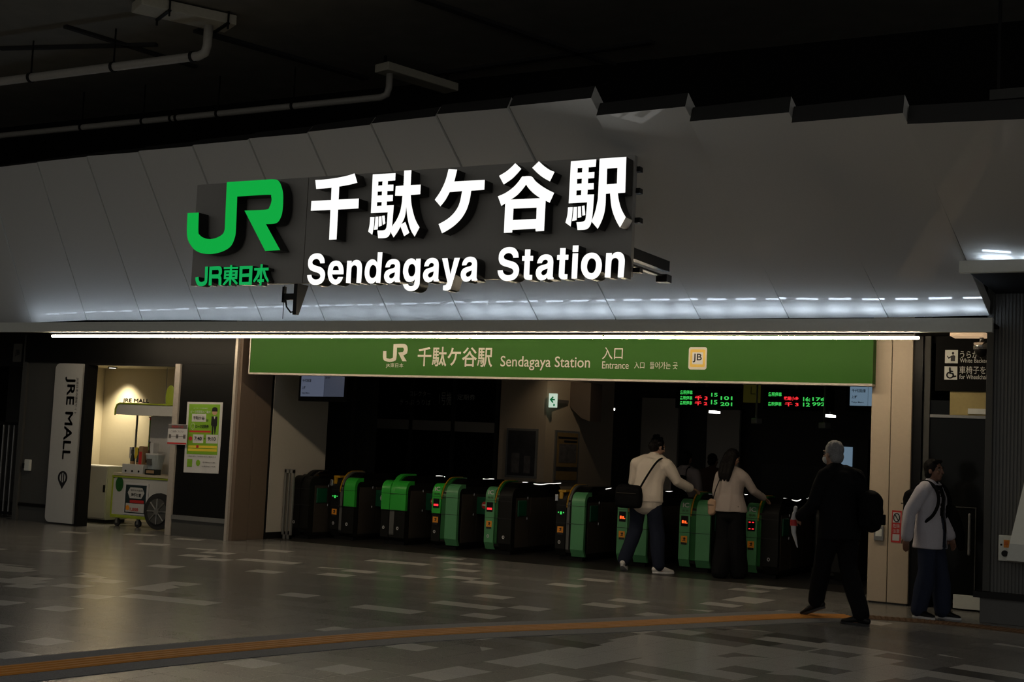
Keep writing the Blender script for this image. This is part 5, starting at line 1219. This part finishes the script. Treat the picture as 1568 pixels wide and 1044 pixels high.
# --- woman in grey with the long hair
def wear_grey(c):
    c['cloth']('trousers', lambda b: (c['leg'](b, 'L', .030, .99, .05), c['leg'](b, 'R', .030, .99, .05), ringtube(b, [c['J']['pelvis']-V((0, 0, .08)), c['J']['pelvis']+V((0, 0, .10))], [(.185, .13), (.145, .112)], 18, side=c['side'])), 'suit', folds=.010)
    c['cloth']('top', lambda b: (c['torso'](b, .030, .0, .032), c['arm'](b, 'L', .016, .97), c['arm'](b, 'R', .016, .97)), 'grey_top', folds=.008, freq=12)
    shoes(c, 'shoe_black', 'ink')
    def lng(b):
        for q in (-.05, 0, .05): ringtube(b, [c['hp'](q, -.06, .03), c['hp'](q*1.2, -.10, -.10), c['hp'](q*1.3, -.115, -.24), c['hp'](q*1.2, -.10, -.33)], [.05, .052, .042, .02], 10)
    haircap(c, 'hair', vol=1.05, extra=lng)
g = flo(1112, 886)
m2 = person((g.x, g.y+.08, 0), (.35, 1, -.25), 'person with long dark hair in a grey top and black trousers passing the gate',
       pose(shL=(-.165, 0, 1.40), shR=(.165, .02, 1.40), elL=(-.21, -.02, 1.14), wrL=(-.19, .10, .93), elR=(.28, .12, 1.19), wrR=(.35, .33, 1.11), thR=(-1, 0, .3), pnR=(0, 0, -1),
            knL=(-.09, .05, .50), anL=(-.10, -.06, .09), knR=(.09, .06, .50), anR=(.10, .12, .09)), 1.66, wear_grey, rotz=rot_to(0, 1), female=True)
# --- woman with backpack beyond the gates
def wear_back(c):
    c['cloth']('trousers', lambda b: (c['leg'](b, 'L', .02, .98, .01), c['leg'](b, 'R', .02, .98, .01), ringtube(b, [c['J']['pelvis']-V((0, 0, .08)), c['J']['pelvis']+V((0, 0, .08))], [(.182, .13), (.15, .115)], 18, side=c['side'])), 'suit')
    c['cloth']('blouse', lambda b: (c['torso'](b, .028, .02, .01), c['arm'](b, 'L', .022, .97), c['arm'](b, 'R', .022, .97)), 'pink_top', folds=.010)
    shoes(c, 'shoe_black', 'ink'); haircap(c, 'hair', vol=1.06, low=-.06)
p = at(1047, 800, 19.2)
m3 = person((p.x, 19.2, 0), (.1, 1, -.2), 'person in a pale blouse wearing a small dark backpack beyond the gates', pose(elR=(.25, .02, 1.13), wrR=(.22, .16, .93)), 1.62, wear_back, rotz=rot_to(.15, 1), female=True)
# --- person in brown further in
def wear_brown(c):
    c['cloth']('trousers', lambda b: (c['leg'](b, 'L', .02, .98, .01), c['leg'](b, 'R', .02, .98, .01), ringtube(b, [c['J']['pelvis']-V((0, 0, .08)), c['J']['pelvis']+V((0, 0, .08))], [(.182, .13), (.16, .12)], 18, side=c['side'])), 'suit')
    c['cloth']('jumper', lambda b: (c['torso'](b, .03, .02, .01), c['arm'](b, 'L', .025, .97), c['arm'](b, 'R', .025, .97)), 'brown_top')
    shoes(c, 'shoe_black', 'ink'); haircap(c, 'hair', vol=1.02)
p = at(1088, 790, 20.3)
m4 = person((p.x, 20.3, 0), (.2, 1, 0), 'person in a dark brown jumper walking away deep in the concourse', pose(), 1.60, wear_brown, rotz=rot_to(.1, 1))
# --- grey haired man in the black suit
def wear_suit(c):
    c['cloth']('trousers', lambda b: (c['leg'](b, 'L', .020, .95, .022), c['leg'](b, 'R', .020, .95, .022), ringtube(b, [c['J']['pelvis']-V((0, 0, .08)), c['J']['pelvis']+V((0, 0, .08))], [(.185, .135), (.165, .12)], 18, side=c['side'])), 'suit', folds=.008)
    c['cloth']('jacket', lambda b: (c['torso'](b, .036, .10, .012), c['arm'](b, 'L', .026, .97), c['arm'](b, 'R', .026, .97)), 'suit', folds=.010, freq=6)
    bm = bmesh.new(); n = c['J']['neck']; ringtube(bm, [n+V((0, .0, -.01)), n+V((0, .006, .05))], [.075, .062], 18, caps=False); obj('shirt_collar', bm, 'paper', c['t'], True)
    bm = bmesh.new(); ell(bm, c['hp'](0, .062, -.048), (.062, .052, .052), c['HM']); obj('face_mask', bm, 'white_paint', c['t'], True)
    shoes(c, 'shoe_black', 'ink')
    haircap(c, 'hair_grey', vol=1.04, low=-.03)
fb = flo(1312, 957); ff = flo(1247, 944); fc = (fb+ff)/2; dd = (ff-fb)
RZ = rot_to(-.80, .60); Ri = Matrix.Rotation(-RZ, 3, 'Z')
def loc_(p, base): return Ri @ (p-V((base.x, base.y, 0)))
base = V((fc.x+.02, fc.y-.02, 0))
lb, lf = loc_(fb, base), loc_(ff, base)
m5 = person(base, (-.15, 1, -.05), 'person with grey hair in a black suit and face mask walking towards the gates',
       pose(pelvis=(0, .0, .95), neck=(-.02, .05, 1.46), head=(-.03, .09, 1.615), anR=(lb.x+.02, lb.y-.04, .09), knR=(.11, -.02, .50), anL=(lf.x, lf.y-.02, .15), knL=(-.07, .16, .52), toL=(-.45, .9, -.42), toR=(-.5, .85, 0),
            elL=(-.27, .06, 1.12), wrL=(-.25, .28, .99), elR=(.25, -.05, 1.13), wrR=(.24, .12, .90)), 1.77, wear_suit, rotz=RZ, slim=1.12)
# --- man in the open shirt
def wear_shirt(c):
    k, J = c['k'], c['J']
    c['cloth']('jeans', lambda b: (c['leg'](b, 'L', .024, .99, .026), c['leg'](b, 'R', .024, .99, .026), ringtube(b, [J['pelvis']-V((0, 0, .08)), J['pelvis']+V((0, 0, .08))], [(.18, .132), (.165, .125)], 18, side=c['side'])), 'denim_blue', folds=.010)
    c['cloth']('tee', lambda b: c['torso'](b, .018, .10), 'suit')
    o = c['cloth']('shirt', lambda b: (c['torso'](b, .034, .13, .035), c['arm'](b, 'L', .030, .98), c['arm'](b, 'R', .030, .98)), 'shirt', folds=.014, freq=8)
    # open the front of the shirt
    bm = bmesh.new(); bm.from_mesh(o.data)
    dele = [f for f in bm.faces if (lambda q: abs(q.x-J['neck'].x+.025) < .080 and q.y > J['pelvis'].y+.02 and q.z < J['neck'].z-.0*k and q.z > .60)(f.calc_center_median())]
    bmesh.ops.delete(bm, geom=dele, context='FACES'); bm.to_mesh(o.data); bm.free()
    md = o.modifiers.new('thick', 'SOLIDIFY'); md.thickness = .004
    n = J['neck']
    for s in (-1, 1):
        bm = bmesh.new(); prism(bm, [[n+V((s*.02, .072, -.035)), n+V((s*.075, .03, .03)), n+V((s*.085, .055, -.02)), n+V((s*.06, .095, -.075))]], V((0, -.008, 0))); bmesh.ops.recalc_face_normals(bm, faces=bm.faces); obj('collar', bm, 'shirt', c['t'])
    shoes(c, 'shoe_black', 'paper')
    def curl(b):
        for q in (-.05, -.02, .02, .05): ell(b, c['hp'](q, .045, .105), (.025, .03, .022), None, 8)
        ell(b, c['hp'](0, -.075, -.03), (.06, .04, .06), None, 10)
    haircap(c, 'hair', vol=1.06, low=-.03, extra=curl)
ft = flo(1422, 945)
RZ2 = rot_to(.97, -.21)
m6 = person((ft.x, ft.y, 0), (.12, 1, .08), 'person in an open pale shirt and dark tee standing by the right pier looking aside', pose(
       shL=(-.19, .0, 1.415), shR=(.19, -.02, 1.415), elR=(.27, -.13, 1.14), wrR=(.31, -.14, .89), elL=(-.25, .02, 1.13), wrL=(-.23, .13, .90),
       anR=(.13, -.06, .088), knR=(.12, .02, .50), anL=(-.09, .12, .088), knL=(-.09, .08, .50), toR=(.2, 1, 0), toL=(-.1, 1, 0)), 1.63, wear_shirt, skin='skin_dark', rotz=RZ2)
# ------------------------------------------------------------------ bags and held things
def Pw(m, v): return Matrix.Rotation(m.rotation_euler.z, 4, 'Z') @ V(v)+m.location
def bag(name, label, cat, m, c, r, mm, strap=None, rz=0, sr=.012, smm=None, extra=None, zipm='steel'):
    w = Pw(m, c); t = thing(name, label, cat, w, m.rotation_euler.z+rz)
    bm = bmesh.new(); bx(bm, -r[0], r[0], -r[1], r[1], -r[2], r[2], min(r)*.92); o = obj('bag_body', bm, mm, t, True)
    bake(o, [('SUBSURF', dict(levels=2))])
    ruffle(o.data, lambda p: noise.noise(p*14)*.012)
    for p in o.data.polygons: p.use_smooth = True
    Rr = Matrix.Rotation(-(m.rotation_euler.z+rz), 3, 'Z')
    for S2 in (strap or []):
        pts = [Rr @ (Pw(m, q)-w) for q in S2]; pts = smooth3(pts)
        bm = bmesh.new(); ringtube(bm, pts, [(sr*.75, sr*.45)]*len(pts), 8); obj('strap', bm, smm or mm, t, True)
    if zipm: bm = bmesh.new(); bx(bm, -r[0]*.7, r[0]*.7, -r[1]*1.06, -r[1]*.9, r[2]*.25, r[2]*.30); obj('zip', bm, 'gate_panel', t)
    else: bm = bmesh.new(); bx(bm, -r[0]*.7, r[0]*.7, -r[1]*1.04, -r[1]*.9, -r[2]*.6, -r[2]*.1, .01); obj('front_pocket', bm, mm, t)
    if extra: extra(t)
    return t
bag('shoulder_bag', 'black shoulder bag slung behind the man in the pale sweater', 'bag', m1, (-.15, -.22, .98), (.20, .085, .16), 'bag_black',
    [[(-.01, -.20, 1.08), (.06, -.155, 1.24), (.14, -.065, 1.42), (.165, .05, 1.49), (.17, .15, 1.47), (.14, .23, 1.38)]], sr=.030)
bag('handbag', 'small tan handbag hanging at the left side of the woman in grey', 'bag', m2, (-.23, -.07, .90), (.06, .055, .11), 'tan',
    [[(-.22, -.07, 1.0), (-.16, -.13, 1.15), (-.10, -.13, 1.30), (-.10, -.06, 1.40), (-.10, .02, 1.41)]], sr=.010, smm='bag_black')
bag('backpack', 'small dark backpack on the person in the pale blouse', 'backpack', m3, (0, -.19, 1.10), (.13, .06, .16), 'bag_black',
    [[(-.10, -.16, 1.22), (-.10, -.15, 1.33), (-.10, -.06, 1.38), (-.10, .06, 1.34)], [(.10, -.16, 1.22), (.10, -.15, 1.33), (.10, -.06, 1.38), (.10, .06, 1.34)]], sr=.014)
bag('backpack', 'large black backpack on the back of the grey haired man', 'backpack', m5, (.21, -.21, 1.09), (.115, .13, .21), 'bag_black',
    [[(.18, -.19, 1.30), (.16, -.15, 1.42), (.15, -.02, 1.475), (.15, .10, 1.42)]], sr=.02, zipm=None)
bag('backpack', 'dark backpack on the back of the man in the open shirt', 'backpack', m6, (0, -.20, 1.10), (.15, .08, .21), 'bag_black',
    [[(-.10, -.13, 1.24), (-.11, -.10, 1.36), (-.11, .0, 1.395), (-.12, .10, 1.33), (-.14, .14, 1.20), (-.17, .10, 1.06), (-.17, -.02, .96)],
     [(.10, -.13, 1.24), (.11, -.10, 1.36), (.11, .0, 1.395), (.12, .10, 1.33), (.14, .14, 1.20), (.18, .10, 1.06), (.18, -.02, .96)]], sr=.028,
    extra=None)
w = Pw(m6, (-.30, .12, .96)); t = thing('folded_jacket', 'black jacket hanging over the far arm of the man in the open shirt', 'jacket', w, m6.rotation_euler.z)
bm = bmesh.new(); ringtube(bm, [(.03, -.03, .18), (.0, .02, .02), (-.02, .06, -.14), (-.02, .08, -.24)], [(.045, .09), (.055, .10), (.05, .085), (.03, .05)], 14, side=(0, 1, 0)); o = obj('cloth', bm, 'suit', t, True)
ruffle(o.data, lambda p: noise.noise(p*16)*.012)
bm = bmesh.new(); bx(bm, -.03, .0, -.02, .02, -.16, -.15); obj('button', bm, 'steel', t)
w = Pw(m5, (-.27, .36, .93)); t = thing('folding_umbrella', 'umbrella in a clear wrapper held by the grey haired man', 'umbrella', w, m5.rotation_euler.z)
bm = bmesh.new(); ringtube(bm, [(0, .0, .10), (0, .02, .02), (.0, .01, -.10), (.02, -.03, -.24)], [.022, .032, .022, .006], 12); obj('wrapped_canopy', bm, 'plastic_clear', t, True)
bm = bmesh.new(); ringtube(bm, [(0, 0, .09), (0, -.01, .15)], [.018, .020], 10); obj('grip', bm, 'paper', t, True)
bm = bmesh.new(); ringtube(bm, [(0, .018, .03), (0, .016, -.03)], .0335, 12, caps=False); obj('band', bm, 'red', t)
bpy.data.scenes.remove(TS)
